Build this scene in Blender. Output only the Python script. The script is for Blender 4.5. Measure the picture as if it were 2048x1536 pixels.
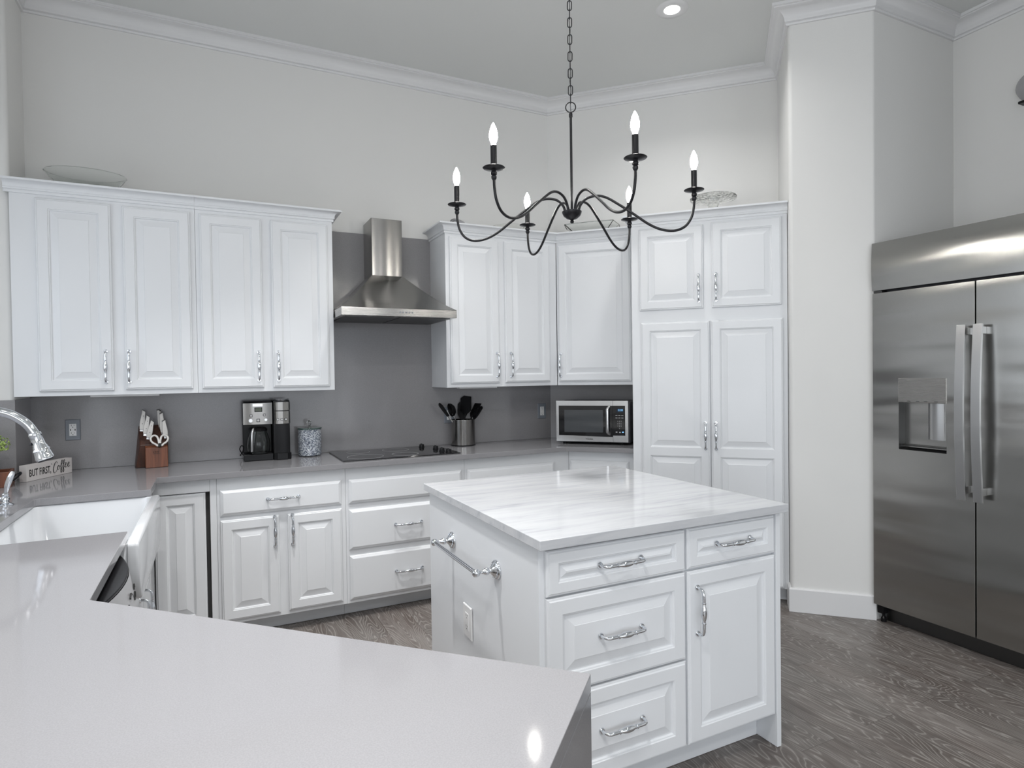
import bpy, bmesh, math, random
from mathutils import Vector, Matrix, Euler
random.seed(7)
for o in list(bpy.data.objects): bpy.data.objects.remove(o, do_unlink=True)
SC = bpy.context.scene
COL = SC.collection
S = math.sqrt(0.5)
PI = math.pi
R = math.radians

# ---------------------------------------------------------------- camera
cam_data = bpy.data.cameras.new('camera')
cam_data.sensor_fit = 'HORIZONTAL'
cam_data.sensor_width = 36.0
cam_data.lens = 36.0 * 1224.8 / 2048.0
cam_data.clip_start = 0.05
cam = bpy.data.objects.new('camera', cam_data)
COL.objects.link(cam)
yaw, pitch, roll = R(26.07), R(-0.92), R(-0.79)
fw = Vector((math.sin(yaw), math.cos(yaw), 0)); rt = Vector((math.cos(yaw), -math.sin(yaw), 0)); up = Vector((0, 0, 1))
f2 = fw * math.cos(pitch) + up * math.sin(pitch)
u2 = -fw * math.sin(pitch) + up * math.cos(pitch)
r3 = rt * math.cos(roll) + u2 * math.sin(roll)
u3 = -rt * math.sin(roll) + u2 * math.cos(roll)
mw = Matrix((r3, u3, -f2)).transposed().to_4x4()
mw.translation = Vector((0, 0, 1.41))
cam.matrix_world = mw
SC.camera = cam

# ---------------------------------------------------------------- colour, world, daylight
SC.view_settings.view_transform = 'Standard'
SC.view_settings.look = 'None'
SC.view_settings.gamma = 1.0
SC.view_settings.use_curve_mapping = False
SC.view_settings.exposure = 0.40
world = bpy.data.worlds.new('World'); SC.world = world; world.use_nodes = True
bg = world.node_tree.nodes['Background']
bg.inputs[0].default_value = (0.80, 0.88, 1.0, 1); bg.inputs[1].default_value = 0.6

def area(name, loc, direction, sx, sy, power, color=(1, 1, 1), shape='RECTANGLE', spread=180):
    l = bpy.data.lights.new(name, 'AREA'); l.shape = shape; l.size = sx
    if shape in ('RECTANGLE', 'ELLIPSE'): l.size_y = sy
    l.energy = power; l.color = color; l.spread = R(spread)
    o = bpy.data.objects.new(name, l); COL.objects.link(o); o.location = loc
    o.rotation_euler = Vector(direction).to_track_quat('-Z', 'Y').to_euler()
    return o
# daylight through the window over the sink, the glazed rear wall and an added rear left opening as side fill
area('daylight_sink_window', (-1.46, 2.55, 1.72), (1, 0, -0.05), 1.6, 1.15, 7, (0.86, 0.93, 1.0))
area('daylight_rear_windows', (0.9, -4.4, 1.35), (0.05, 1, 0.02), 3.2, 2.1, 34, (0.92, 0.96, 1.0))
area('added_fill_rear_left', (-1.46, -1.9, 1.35), (1, 0, 0), 2.6, 2.0, 55, (0.90, 0.95, 1.0))  # unseen side fill, added to light pillar and island
# ceiling lamps: x, y, watts, spread; unseen aisle and peninsula lamps added as fill
CANS = [(2.416, 2.777, 5, 140), (0.20, 2.35, 13, 84), (2.416, 0.75, 2, 150), (-0.55, 1.06, 9, 150), (-0.14, 0.42, 17, 160), (0.10, 0.62, 6, 60), (2.416, -1.3, 9, 150), (0.45, -1.5, 14, 150), (1.15, 2.85, 7, 84)]

# ---------------------------------------------------------------- materials
def mat(name, col=(0.8, 0.8, 0.8), rough=0.5, metal=0.0, **kw):
    m = bpy.data.materials.new(name); m.use_nodes = True
    b = m.node_tree.nodes['Principled BSDF']
    b.inputs['Base Color'].default_value = (*col, 1)
    b.inputs['Roughness'].default_value = rough
    b.inputs['Metallic'].default_value = metal
    for k, v in kw.items():
        b.inputs[k.replace('_', ' ')].default_value = v
    return m
def nt(m): return m.node_tree.nodes, m.node_tree.links, m.node_tree.nodes['Principled BSDF']
def texco(m, scale=(1, 1, 1), rot=(0, 0, 0), out='Object'):
    n, l, b = nt(m)
    tc = n.new('ShaderNodeTexCoord'); mp = n.new('ShaderNodeMapping')
    mp.inputs['Scale'].default_value = scale; mp.inputs['Rotation'].default_value = rot
    l.new(tc.outputs[out], mp.inputs[0]); return mp
def ramp(m, fac, stops):
    n, l, b = nt(m); r = n.new('ShaderNodeValToRGB')
    e = r.color_ramp.elements
    e[0].position, e[0].color = stops[0][0], (*stops[0][1], 1)
    e[1].position, e[1].color = stops[-1][0], (*stops[-1][1], 1)
    for p, c in stops[1:-1]:
        x = e.new(p); x.color = (*c, 1)
    l.new(fac, r.inputs[0]); return r
def bump(m, h, strength, dist=0.002):
    n, l, b = nt(m); bp = n.new('ShaderNodeBump'); bp.inputs['Strength'].default_value = strength
    bp.inputs['Distance'].default_value = dist
    l.new(h, bp.inputs['Height']); l.new(bp.outputs[0], b.inputs['Normal']); return bp
def noise(m, vec, scale, detail=2, rough=0.5, dist=0.0):
    n, l, b = nt(m); t = n.new('ShaderNodeTexNoise')
    t.inputs['Scale'].default_value = scale; t.inputs['Detail'].default_value = detail
    t.inputs['Roughness'].default_value = rough; t.inputs['Distortion'].default_value = dist
    l.new(vec, t.inputs['Vector']); return t

M = {}
def paint(name, col, rough=0.6, bs=0.08, sc=180):
    m = mat(name, col, rough); t = noise(m, texco(m).outputs[0], sc, 2)
    bump(m, t.outputs[0], bs, 0.001); return m
M['wall'] = paint('wall paint warm grey', (0.73, 0.727, 0.712), 0.7, 0.12, 120)
M['ceiling'] = paint('ceiling paint', (0.66, 0.67, 0.66), 0.8, 0.25, 60)
M['trim'] = mat('trim white paint', (0.70, 0.70, 0.705), 0.4)
M['white'] = mat('cabinet white paint', (0.72, 0.735, 0.755), 0.33)
M['gap_shade'] = mat('painted gap shade', (0.05, 0.05, 0.05), 0.8)  # near-black colour standing in for shade in the door gap
# quartz worktop
m = M['quartz'] = mat('grey quartz', (0.27, 0.26, 0.27), 0.07)
t = noise(m, texco(m).outputs[0], 420, 2)
r = ramp(m, t.outputs[0], [(0.35, (0.226, 0.224, 0.234)), (0.65, (0.25, 0.248, 0.258))]); nt(m)[1].new(r.outputs[0], nt(m)[2].inputs['Base Color'])
m = M['splash'] = mat('grey quartz backsplash', (0.17, 0.165, 0.17), 0.16)
t = noise(m, texco(m).outputs[0], 380, 2)
r = ramp(m, t.outputs[0], [(0.35, (0.235, 0.23, 0.237)), (0.65, (0.262, 0.256, 0.264))]); nt(m)[1].new(r.outputs[0], nt(m)[2].inputs['Base Color'])
# marble island top
m = M['marble'] = mat('white marble quartz', (0.8, 0.8, 0.8), 0.09)
mp = texco(m, (1.0, 9.0, 9.0), (0, 0, R(-4)))
t1 = noise(m, mp.outputs[0], 2.2, 8, 0.62, 0.7)
r = ramp(m, t1.outputs[0], [(0.30, (0.40, 0.41, 0.435)), (0.45, (0.50, 0.51, 0.53)), (0.60, (0.545, 0.553, 0.568)), (0.75, (0.56, 0.566, 0.574))])
nt(m)[1].new(r.outputs[0], nt(m)[2].inputs['Base Color'])
# floor planks
m = M['floor'] = mat('grey brown oak planks', (0.2, 0.17, 0.15), 0.38)
n, l, b = nt(m)
tc = n.new('ShaderNodeTexCoord')
mp = n.new('ShaderNodeMapping'); mp.inputs['Rotation'].default_value = (0, 0, R(90)); mp.inputs['Location'].default_value = (0.3, 0.07, 0)
l.new(tc.outputs['Object'], mp.inputs[0])
bk = n.new('ShaderNodeTexBrick'); bk.offset = 0.37; bk.inputs['Scale'].default_value = 1.0
bk.inputs['Brick Width'].default_value = 1.25; bk.inputs['Row Height'].default_value = 0.182
bk.inputs['Mortar Size'].default_value = 0.0012; bk.inputs['Mortar Smooth'].default_value = 0.1; bk.inputs['Bias'].default_value = 0.0
bk.inputs['Color1'].default_value = (0, 0, 0, 1); bk.inputs['Color2'].default_value = (1, 1, 1, 1); bk.inputs['Mortar'].default_value = (0.5, 0.5, 0.5, 1)
l.new(mp.outputs[0], bk.inputs['Vector'])
# grain: growth-ring lines from a stretched noise, shifted per plank
sm = n.new('ShaderNodeMapping'); sm.inputs['Scale'].default_value = (5.5, 1.1, 1.0); l.new(tc.outputs['Object'], sm.inputs[0])
seed = n.new('ShaderNodeMath'); seed.operation = 'MULTIPLY'; seed.inputs[1].default_value = 37.0; l.new(bk.outputs['Color'], seed.inputs[0])
n1 = n.new('ShaderNodeTexNoise'); n1.noise_dimensions = '4D'; n1.inputs['Scale'].default_value = 1.15; n1.inputs['Detail'].default_value = 2.5; n1.inputs['Distortion'].default_value = 0.35
l.new(sm.outputs[0], n1.inputs['Vector']); l.new(seed.outputs[0], n1.inputs['W'])
mul = n.new('ShaderNodeMath'); mul.operation = 'MULTIPLY'; mul.inputs[1].default_value = 34.0; l.new(n1.outputs[0], mul.inputs[0])
fr = n.new('ShaderNodeMath'); fr.operation = 'FRACT'; l.new(mul.outputs[0], fr.inputs[0])
rg = n.new('ShaderNodeValToRGB'); e = rg.color_ramp.elements
e[0].position = 0.0; e[0].color = (0.9, 0.9, 0.9, 1); e[1].position = 1.0; e[1].color = (0.35, 0.35, 0.35, 1)
x = e.new(0.22); x.color = (0.12, 0.12, 0.12, 1); x = e.new(0.75); x.color = (0.0, 0.0, 0.0, 1)
l.new(fr.outputs[0], rg.inputs[0])
f2m = n.new('ShaderNodeMapping'); f2m.inputs['Scale'].default_value = (90, 5, 5); l.new(tc.outputs['Object'], f2m.inputs[0])
n2 = n.new('ShaderNodeTexNoise'); n2.inputs['Scale'].default_value = 2.0; n2.inputs['Detail'].default_value = 4; l.new(f2m.outputs[0], n2.inputs['Vector'])
n3 = n.new('ShaderNodeTexNoise'); n3.noise_dimensions = '4D'; n3.inputs['Scale'].default_value = 1.6; n3.inputs['Detail'].default_value = 3
l.new(sm.outputs[0], n3.inputs['Vector']); l.new(seed.outputs[0], n3.inputs['W'])
base = n.new('ShaderNodeValToRGB'); e = base.color_ramp.elements
e[0].position = 0.3; e[0].color = (0.088, 0.070, 0.062, 1); e[1].position = 0.72; e[1].color = (0.180, 0.168, 0.158, 1)
l.new(n3.outputs[0], base.inputs[0])
pl = n.new('ShaderNodeMixRGB'); pl.blend_type = 'MULTIPLY'; pl.inputs[0].default_value = 1.0
pr_ = n.new('ShaderNodeValToRGB'); e = pr_.color_ramp.elements; e[0].color = (0.82, 0.80, 0.79, 1); e[1].color = (1.12, 1.10, 1.09, 1)
l.new(bk.outputs['Color'], pr_.inputs[0]); l.new(base.outputs[0], pl.inputs[1]); l.new(pr_.outputs[0], pl.inputs[2])
fine = n.new('ShaderNodeMixRGB'); fine.blend_type = 'OVERLAY'; fine.inputs[0].default_value = 0.55
l.new(pl.outputs[0], fine.inputs[1]); l.new(n2.outputs[0], fine.inputs[2])
gm = n.new('ShaderNodeMath'); gm.operation = 'MULTIPLY'; gm.inputs[1].default_value = 0.62; l.new(rg.outputs[0], gm.inputs[0])
gr = n.new('ShaderNodeMixRGB'); gr.inputs[2].default_value = (0.44, 0.42, 0.39, 1)
l.new(gm.outputs[0], gr.inputs[0]); l.new(fine.outputs[0], gr.inputs[1])
mo = n.new('ShaderNodeMixRGB'); mo.inputs[2].default_value = (0.085, 0.07, 0.062, 1)
l.new(bk.outputs['Fac'], mo.inputs[0]); l.new(gr.outputs[0], mo.inputs[1]); l.new(mo.outputs[0], b.inputs['Base Color'])
bump(m, rg.outputs[0], 0.15, 0.0006)
# metals
def aniso(m, amount, rot):
    n, l, b = nt(m); t = n.new('ShaderNodeTangent'); t.direction_type = 'RADIAL'; t.axis = 'Z'
    l.new(t.outputs[0], b.inputs['Tangent']); b.inputs['Anisotropic'].default_value = amount; b.inputs['Anisotropic Rotation'].default_value = rot
def steel(name, col, rough, scale, rot):
    m = mat(name, col, rough, 1.0); aniso(m, 0.85, rot)
    t = noise(m, texco(m, scale).outputs[0], 1.0, 3)
    r = ramp(m, t.outputs[0], [(0.3, (rough * 0.95,) * 3), (0.7, (rough * 1.05,) * 3)]); nt(m)[1].new(r.outputs[0], nt(m)[2].inputs['Roughness'])
    return m
M['steel_h'] = steel('brushed stainless horizontal', (0.42, 0.41, 0.395), 0.27, (6, 6, 500), 0.25)
M['steel_v'] = steel('brushed stainless', (0.30, 0.292, 0.28), 0.23, (8, 8, 400), 0.25)
m = M['fridge'] = mat('fridge stainless', (0.41, 0.405, 0.39), 0.21, 1.0); aniso(m, 0.6, 0.0)
n, l, b = nt(m); tc = n.new('ShaderNodeTexCoord')
mp = n.new('ShaderNodeMapping'); mp.inputs['Scale'].default_value = (0.9, 0.9, 4.6); l.new(tc.outputs['Object'], mp.inputs[0])
a = n.new('ShaderNodeTexNoise'); a.inputs['Scale'].default_value = 1.5; a.inputs['Detail'].default_value = 0.5; l.new(mp.outputs[0], a.inputs['Vector'])
b1 = n.new('ShaderNodeBump'); b1.inputs['Strength'].default_value = 1.0; b1.inputs['Distance'].default_value = 0.010; l.new(a.outputs[0], b1.inputs['Height'])
mp2 = n.new('ShaderNodeMapping'); mp2.inputs['Scale'].default_value = (600, 600, 5); l.new(tc.outputs['Object'], mp2.inputs[0])
a2 = n.new('ShaderNodeTexNoise'); a2.inputs['Scale'].default_value = 1; l.new(mp2.outputs[0], a2.inputs['Vector'])
b2 = n.new('ShaderNodeBump'); b2.inputs['Strength'].default_value = 0.015; b2.inputs['Distance'].default_value = 0.0004
l.new(a2.outputs[0], b2.inputs['Height']); l.new(b1.outputs[0], b2.inputs['Normal']); l.new(b2.outputs[0], b.inputs['Normal'])
M['handle_steel'] = mat('satin handle steel', (0.50, 0.50, 0.50), 0.30, 1.0)
M['dark_steel'] = mat('dark steel', (0.10, 0.10, 0.10), 0.4, 1.0)
M['chrome'] = mat('polished chrome', (0.72, 0.74, 0.77), 0.07, 1.0)
M['steel_lite'] = mat('satin steel trim', (0.62, 0.62, 0.62), 0.25, 1.0)
M['black_metal'] = mat('matt black metal', (0.009, 0.009, 0.011), 0.30)
M['black'] = mat('black plastic', (0.008, 0.008, 0.009), 0.25)
M['black_matt'] = mat('black silicone', (0.006, 0.006, 0.007), 0.5)
M['black_glass'] = mat('black ceramic glass', (0.010, 0.010, 0.011), 0.06)
M['dark_grey'] = mat('dark grey plastic', (0.04, 0.04, 0.045), 0.35)
for k_, v_ in (('black_metal', 0.3), ('black', 0.2), ('black_matt', 0.15), ('dark_grey', 0.3), ('black_glass', 0.6)):
    M[k_].node_tree.nodes['Principled BSDF'].inputs['Specular IOR Level'].default_value = v_
M['line'] = mat('light grey print', (0.42, 0.42, 0.43), 0.4)
M['porcelain'] = mat('white fireclay', (0.575, 0.59, 0.61), 0.10)
M['plastic_white'] = mat('white plastic', (0.78, 0.78, 0.78), 0.3)
M['plate_grey'] = mat('blue grey cover plate', (0.20, 0.22, 0.25), 0.35)
M['ivory'] = mat('ivory handle', (0.72, 0.70, 0.67), 0.35)
M['ink'] = mat('black lettering', (0.01, 0.01, 0.01), 0.6)
M['label_white'] = mat('white label', (0.6, 0.6, 0.6), 0.5)
M['blue_disp'] = mat('blue display', (0.02, 0.05, 0.1), 0.3); _b = M['blue_disp'].node_tree.nodes['Principled BSDF']
_b.inputs['Emission Color'].default_value = (0.25, 0.6, 1.0, 1); _b.inputs['Emission Strength'].default_value = 0.8
M['lcd'] = mat('green grey display', (0.06, 0.075, 0.045), 0.3)
M['glass'] = mat('clear glass', (0.93, 0.95, 0.94), 0.03, 0.0, Transmission_Weight=1.0, IOR=1.30)
M['glass_dark'] = mat('smoky glass', (0.06, 0.065, 0.07), 0.06)
def emit(name, col, s):
    m = bpy.data.materials.new(name); m.use_nodes = True; n = m.node_tree.nodes; n.clear()
    e = n.new('ShaderNodeEmission'); e.inputs[0].default_value = (*col, 1); e.inputs[1].default_value = s
    o = n.new('ShaderNodeOutputMaterial'); m.node_tree.links.new(e.outputs[0], o.inputs[0]); return m
M['bulb'] = emit('lit bulb', (1.0, 0.96, 0.90), 95.0)
M['lens'] = emit('lit lens', (1.0, 0.97, 0.93), 12.0)
m = M['wood'] = mat('acacia wood', (0.2, 0.07, 0.03), 0.38)
t = noise(m, texco(m, (60, 60, 5)).outputs[0], 1.0, 4, 0.6, 0.6)
r = ramp(m, t.outputs[0], [(0.3, (0.085, 0.026, 0.012)), (0.7, (0.19, 0.062, 0.026))]); nt(m)[1].new(r.outputs[0], nt(m)[2].inputs['Base Color'])
m = M['wood_dark'] = mat('dark walnut', (0.05, 0.02, 0.012), 0.4)
t = noise(m, texco(m, (50, 50, 5)).outputs[0], 1.0, 4)
r = ramp(m, t.outputs[0], [(0.3, (0.030, 0.012, 0.008)), (0.7, (0.075, 0.028, 0.016))]); nt(m)[1].new(r.outputs[0], nt(m)[2].inputs['Base Color'])
m = M['sign'] = mat('sign white wood', (0.62, 0.59, 0.58), 0.6)
m = M['crystal'] = mat('crushed crystal', (0.6, 0.65, 0.7), 0.08, 0.35)
n, l, b = nt(m); tc = texco(m); v = n.new('ShaderNodeTexVoronoi'); v.inputs['Scale'].default_value = 260; l.new(tc.outputs[0], v.inputs['Vector'])
sp = n.new('ShaderNodeSeparateColor'); l.new(v.outputs['Color'], sp.inputs[0])
rr = n.new('ShaderNodeValToRGB'); e = rr.color_ramp.elements; e[0].position = 0.1; e[0].color = (0.10, 0.12, 0.16, 1); e[1].position = 0.75; e[1].color = (0.9, 0.95, 1, 1)
x = e.new(0.5); x.color = (0.33, 0.38, 0.46, 1); l.new(sp.outputs[0], rr.inputs[0]); l.new(rr.outputs[0], b.inputs['Base Color'])
bp = n.new('ShaderNodeBump'); bp.inputs['Strength'].default_value = 1; bp.inputs['Distance'].default_value = 0.004; l.new(v.outputs['Distance'], bp.inputs['Height']); l.new(bp.outputs[0], b.inputs['Normal'])
m = M['leaf'] = mat('bright green leaf', (0.30, 0.42, 0.10), 0.5)
t = noise(m, texco(m).outputs[0], 60, 2); r = ramp(m, t.outputs[0], [(0.35, (0.18, 0.30, 0.05)), (0.65, (0.50, 0.60, 0.22))]); nt(m)[1].new(r.outputs[0], nt(m)[2].inputs['Base Color'])
# pressed glass with faint cut pattern
m = M['cut_glass'] = mat('pressed glass', (0.95, 0.96, 0.94), 0.05, 0.0, Transmission_Weight=1.0, IOR=1.28)
n, l, b = nt(m); v = n.new('ShaderNodeTexVoronoi'); v.inputs['Scale'].default_value = 55; l.new(texco(m).outputs[0], v.inputs['Vector'])
bump(m, v.outputs['Distance'], 0.7, 0.003)

# ---------------------------------------------------------------- mesh helpers
def quad(bm, pts):
    try: return bm.faces.new([bm.verts.new(p) for p in pts])
    except ValueError: return None
def box(bm, x0, x1, y0, y1, z0, z1):
    v = [bm.verts.new((x, y, z)) for z in (z0, z1) for y in (y0, y1) for x in (x0, x1)]
    for f in ((0, 2, 3, 1), (4, 5, 7, 6), (0, 1, 5, 4), (2, 6, 7, 3), (0, 4, 6, 2), (1, 3, 7, 5)):
        bm.faces.new([v[i] for i in f])
def prism(bm, poly, z0, z1):
    a = [bm.verts.new((p[0], p[1], z0)) for p in poly]; c = [bm.verts.new((p[0], p[1], z1)) for p in poly]
    bm.faces.new(a[::-1]); bm.faces.new(c)
    for i in range(len(poly)):
        j = (i + 1) % len(poly); bm.faces.new((a[i], a[j], c[j], c[i]))
def lathe(bm, prof, seg=32, at=(0, 0, 0), mtx=None, a0=0.0, arc=2 * PI):
    mtx = mtx or Matrix.Identity(4); at = Vector(at); rings = []
    full = abs(arc - 2 * PI) < 1e-6; cnt = seg if full else seg + 1
    for r_, z in prof:
        if r_ < 1e-6: rings.append([bm.verts.new(at + mtx @ Vector((0, 0, z)))])
        else: rings.append([bm.verts.new(at + mtx @ Vector((r_ * math.cos(a0 + arc * i / seg), r_ * math.sin(a0 + arc * i / seg), z))) for i in range(cnt)])
    for p, q in zip(rings, rings[1:]):
        for i in range(seg):
            j = (i + 1) % cnt
            if len(p) == 1 and len(q) == 1: continue
            if len(p) == 1: bm.faces.new((p[0], q[j], q[i]))
            elif len(q) == 1: bm.faces.new((p[i], p[j], q[0]))
            else: bm.faces.new((p[i], p[j], q[j], q[i]))
def sweep(bm, pts, rad, seg=10, closed=False, flat=None):
    pts = [Vector(p) for p in pts]; n = len(pts)
    if not hasattr(rad, '__len__'): rad = [rad] * n
    tang = []
    for i in range(n):
        if closed: t = pts[(i + 1) % n] - pts[i - 1]
        else: t = pts[min(i + 1, n - 1)] - pts[max(i - 1, 0)]
        tang.append(t.normalized())
    ref = Vector((0, 0, 1)) if abs(tang[0].z) < 0.9 else Vector((1, 0, 0))
    nrm = (ref - tang[0] * ref.dot(tang[0])).normalized(); rings = []
    for i in range(n):
        nrm = (nrm - tang[i] * nrm.dot(tang[i])).normalized(); bn = tang[i].cross(nrm)
        fa, fb = flat if flat else (1, 1)
        rings.append([bm.verts.new(pts[i] + (nrm * math.cos(2 * PI * k / seg) * fa + bn * math.sin(2 * PI * k / seg) * fb) * rad[i]) for k in range(seg)])
    m_ = n if closed else n - 1
    for i in range(m_):
        p, q = rings[i], rings[(i + 1) % n]
        for k in range(seg):
            j = (k + 1) % seg; bm.faces.new((p[k], p[j], q[j], q[k]))
    if not closed:
        bm.faces.new(rings[0][::-1]); bm.faces.new(rings[-1])
def catmull(pts, sub=8):
    P = [Vector(p) for p in pts]; out = []
    for i in range(len(P) - 1):
        p0 = P[max(i - 1, 0)]; p1 = P[i]; p2 = P[i + 1]; p3 = P[min(i + 2, len(P) - 1)]
        for k in range(sub):
            t = k / sub
            out.append(0.5 * ((2 * p1) + (p2 - p0) * t + (2 * p0 - 5 * p1 + 4 * p2 - p3) * t * t + (3 * p1 - p0 - 3 * p2 + p3) * t ** 3))
    out.append(P[-1]); return out
def mould(bm, poly, prof, side=1, pre=None, post=None):
    """sweep a (out, z) profile along a plan polyline; side=+1 puts 'out' to the right of travel"""
    P = [Vector(p) for p in poly]; N = len(P)
    def nrm(a, b_):
        d = (b_ - a).normalized(); return Vector((d.y, -d.x)) * side
    rings = []
    for i in range(N):
        a = nrm(P[i - 1], P[i]) if i > 0 else (nrm(Vector(pre), P[0]) if pre else None)
        c = nrm(P[i], P[i + 1]) if i < N - 1 else (nrm(P[-1], Vector(post)) if post else None)
        if a is None: m_ = c
        elif c is None: m_ = a
        else:
            m_ = (a + c); m_ = m_ / max(1e-6, m_.dot(a))
        rings.append([bm.verts.new((P[i].x + m_.x * d, P[i].y + m_.y * d, z)) for d, z in prof])
    for p, q in zip(rings, rings[1:]):
        for k in range(len(prof)):
            j = (k + 1) % len(prof); bm.faces.new((p[k], p[j], q[j], q[k]))
    bm.faces.new(rings[0]); bm.faces.new(rings[-1][::-1])
def rings_face(bm, x0, x1, z0, z1, stack):
    """concentric rectangles (inset, y), the last one filled"""
    prev = None
    for d, y in stack:
        cur = [bm.verts.new(p) for p in ((x0 + d, y, z0 + d), (x1 - d, y, z0 + d), (x1 - d, y, z1 - d), (x0 + d, y, z1 - d))]
        if prev:
            for i in range(4):
                j = (i + 1) % 4; bm.faces.new((prev[i], prev[j], cur[j], cur[i]))
        prev = cur
    bm.faces.new(prev); return prev

def NB(): return bmesh.new()
def obj(name, bm, material, parent=None, loc=(0, 0, 0), rot=(0, 0, 0), smooth=False, bevel=0.0, bseg=2, normals=True):
    if isinstance(bm, bpy.types.Mesh): me = bm
    else:
        if normals: bmesh.ops.recalc_face_normals(bm, faces=bm.faces)
        me = bpy.data.meshes.new(name); bm.to_mesh(me); bm.free()
        me.materials.append(material)
        if smooth:
            for p in me.polygons: p.use_smooth = True
            me.set_sharp_from_angle(angle=R(smooth if smooth is not True else 40))
    o = bpy.data.objects.new(name, me); COL.objects.link(o)
    o.location = loc; o.rotation_euler = rot
    if parent: o.parent = parent
    if bevel:
        md = o.modifiers.new('bevel', 'BEVEL'); md.width = bevel; md.segments = bseg; md.limit_method = 'ANGLE'; md.angle_limit = R(35)
        md.harden_normals = False
    return o
def tag(o, label=None, cat=None, group=None, kind=None):
    if label: o['label'] = label
    if cat: o['category'] = cat
    if group: o['group'] = group
    if kind: o['kind'] = kind
    return o
def thing(name, label, cat, loc=(0, 0, 0), rz=0.0, group=None):
    o = bpy.data.objects.new(name, None); COL.objects.link(o); o.empty_display_size = 0.05
    o.location = loc; o.rotation_euler = (0, 0, rz); return tag(o, label, cat, group)
def struct(name, bm, m_, **k): return tag(obj(name, bm, m_, **k), kind='structure')
def copy_tree(o, parent=None):
    c = o.copy(); COL.objects.link(c)
    if parent: c.parent = parent
    for ch in [x for x in bpy.data.objects if x.parent == o]: copy_tree(ch, c)
    return c
def text_mesh(s, size, extrude=0.0004, sx=1.0, align='CENTER', shear=0.0, space=1.0, offset=0.0):
    cu = bpy.data.curves.new('t', 'FONT'); cu.body = s; cu.size = size; cu.extrude = extrude
    cu.align_x = align; cu.align_y = 'CENTER'; cu.shear = shear; cu.space_character = space; cu.offset = offset; cu.resolution_u = 3
    t_ = bpy.data.objects.new('t', cu); COL.objects.link(t_)
    dg = bpy.context.evaluated_depsgraph_get(); dg.update()
    me = bpy.data.meshes.new_from_object(t_.evaluated_get(dg)); bpy.data.objects.remove(t_, do_unlink=True)
    me.transform(Matrix.Diagonal((sx, 1, 1, 1))); me.materials.clear(); return me
def text(name, s, size, m_, parent, loc, sx=1.0, rot=(PI / 2, 0, 0), **k):
    me = text_mesh(s, size, sx=sx, **k); me.materials.append(m_)
    o = bpy.data.objects.new(name, me); COL.objects.link(o); o.parent = parent; o.location = loc; o.rotation_euler = rot; return o
def tc2w(t, c): return ((c + t) * S, (c - t) * S)     # (along wall B, distance) -> world x, y

# ---------------------------------------------------------------- room shell
YA, XA0, CW, CEIL = 4.14, -0.8875, 4.594, 3.497
bm = NB(); box(bm, -1.5, 4.3, -4.6, 4.5, -0.06, 0.0); struct('floor', bm, M['floor'])
bm = NB(); box(bm, -1.6, 4.3, -4.6, 4.5, CEIL, CEIL + 0.08); struct('ceiling', bm, M['ceiling'])
cornerAB = (CW / S - YA, YA)
bm = NB(); prism(bm, [(-1.5, YA), cornerAB, (cornerAB[0] + 0.08, YA + 0.2), (-1.5, YA + 0.2)], 0, CEIL); struct('wall_back', bm, M['wall'])
bEnd = tc2w(0.376, CW); bEnd2 = tc2w(0.376, CW + 0.2)
bm = NB(); prism(bm, [cornerAB, tc2w(0.45, CW), tc2w(0.45, CW + 0.2), (cornerAB[0] + 0.08, YA + 0.2)], 0, CEIL); struct('wall_angled', bm, M['wall'])
# pillar between pantry and fridge, soft drywall corners
def rounded(poly, which, rad, seg=5):
    out = []
    for i, p in enumerate(poly):
        if i not in which: out.append(p); continue
        P_ = Vector(p); A_ = (Vector(poly[i - 1]) - P_).normalized(); B_ = (Vector(poly[(i + 1) % len(poly)]) - P_).normalized()
        half = math.acos(max(-1, min(1, A_.dot(B_)))) / 2; d = rad / math.tan(half); cen = P_ + (A_ + B_).normalized() * (rad / math.sin(half))
        s_ = P_ + A_ * d; e_ = P_ + B_ * d
        for k in range(seg + 1):
            v = (s_ - cen).lerp(e_ - cen, k / seg).normalized() * rad; out.append(tuple(cen + v))
    return out
PL, PR = tc2w(0.376, 3.90), (3.33, 2.185)
bm = NB(); prism(bm, rounded([PL, PR, (4.29, 2.185), (4.29, 2.6), tc2w(0.376, CW + 0.1)], (0, 1), 0.022), 0, CEIL)
struct('wall_pillar', bm, M['wall'], smooth=30)
bm = NB(); box(bm, 4.09, 4.29, -4.6, 2.185, 0, CEIL); struct('wall_right', bm, M['wall'])
bm = NB(); box(bm, 3.33, 4.089, 0.50, 0.952, 0, CEIL); struct('wall_niche', bm, M['wall'], bevel=0.012)
bm = NB(); prism(bm, rounded([(-1.5, 3.835), (XA0, 3.835), (XA0, YA), (-1.5, YA)], (1,), 0.022), 0, CEIL); struct('wall_left_return', bm, M['wall'], smooth=30)
# left wall with the sink window and an added rear left opening for the side fill
def holed_wall(name, x0, x1, ylo, yhi, holes):
    bm = NB(); ys = ylo
    for (a, b_, z0, z1) in sorted(holes):
        box(bm, x0, x1, ys, a, 0, CEIL); box(bm, x0, x1, a, b_, 0, z0); box(bm, x0, x1, a, b_, z1, CEIL); ys = b_
    box(bm, x0, x1, ys, yhi, 0, CEIL); return struct(name, bm, M['wall'])
holed_wall('wall_left', -1.5, -1.34, -4.6, 3.835, [(1.75, 3.35, 1.14, 2.30), (-3.2, -0.6, 0.35, 2.5)])
bm = NB()
box(bm, -1.6, -0.8, -4.6, -4.45, 0, CEIL); box(bm, 3.4, 4.29, -4.6, -4.45, 0, CEIL)
box(bm, -0.8, 3.4, -4.6, -4.45, 0, 0.3); box(bm, -0.8, 3.4, -4.6, -4.45, 2.6, CEIL)
struct('wall_rear', bm, M['wall'])
bm = NB()
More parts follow.
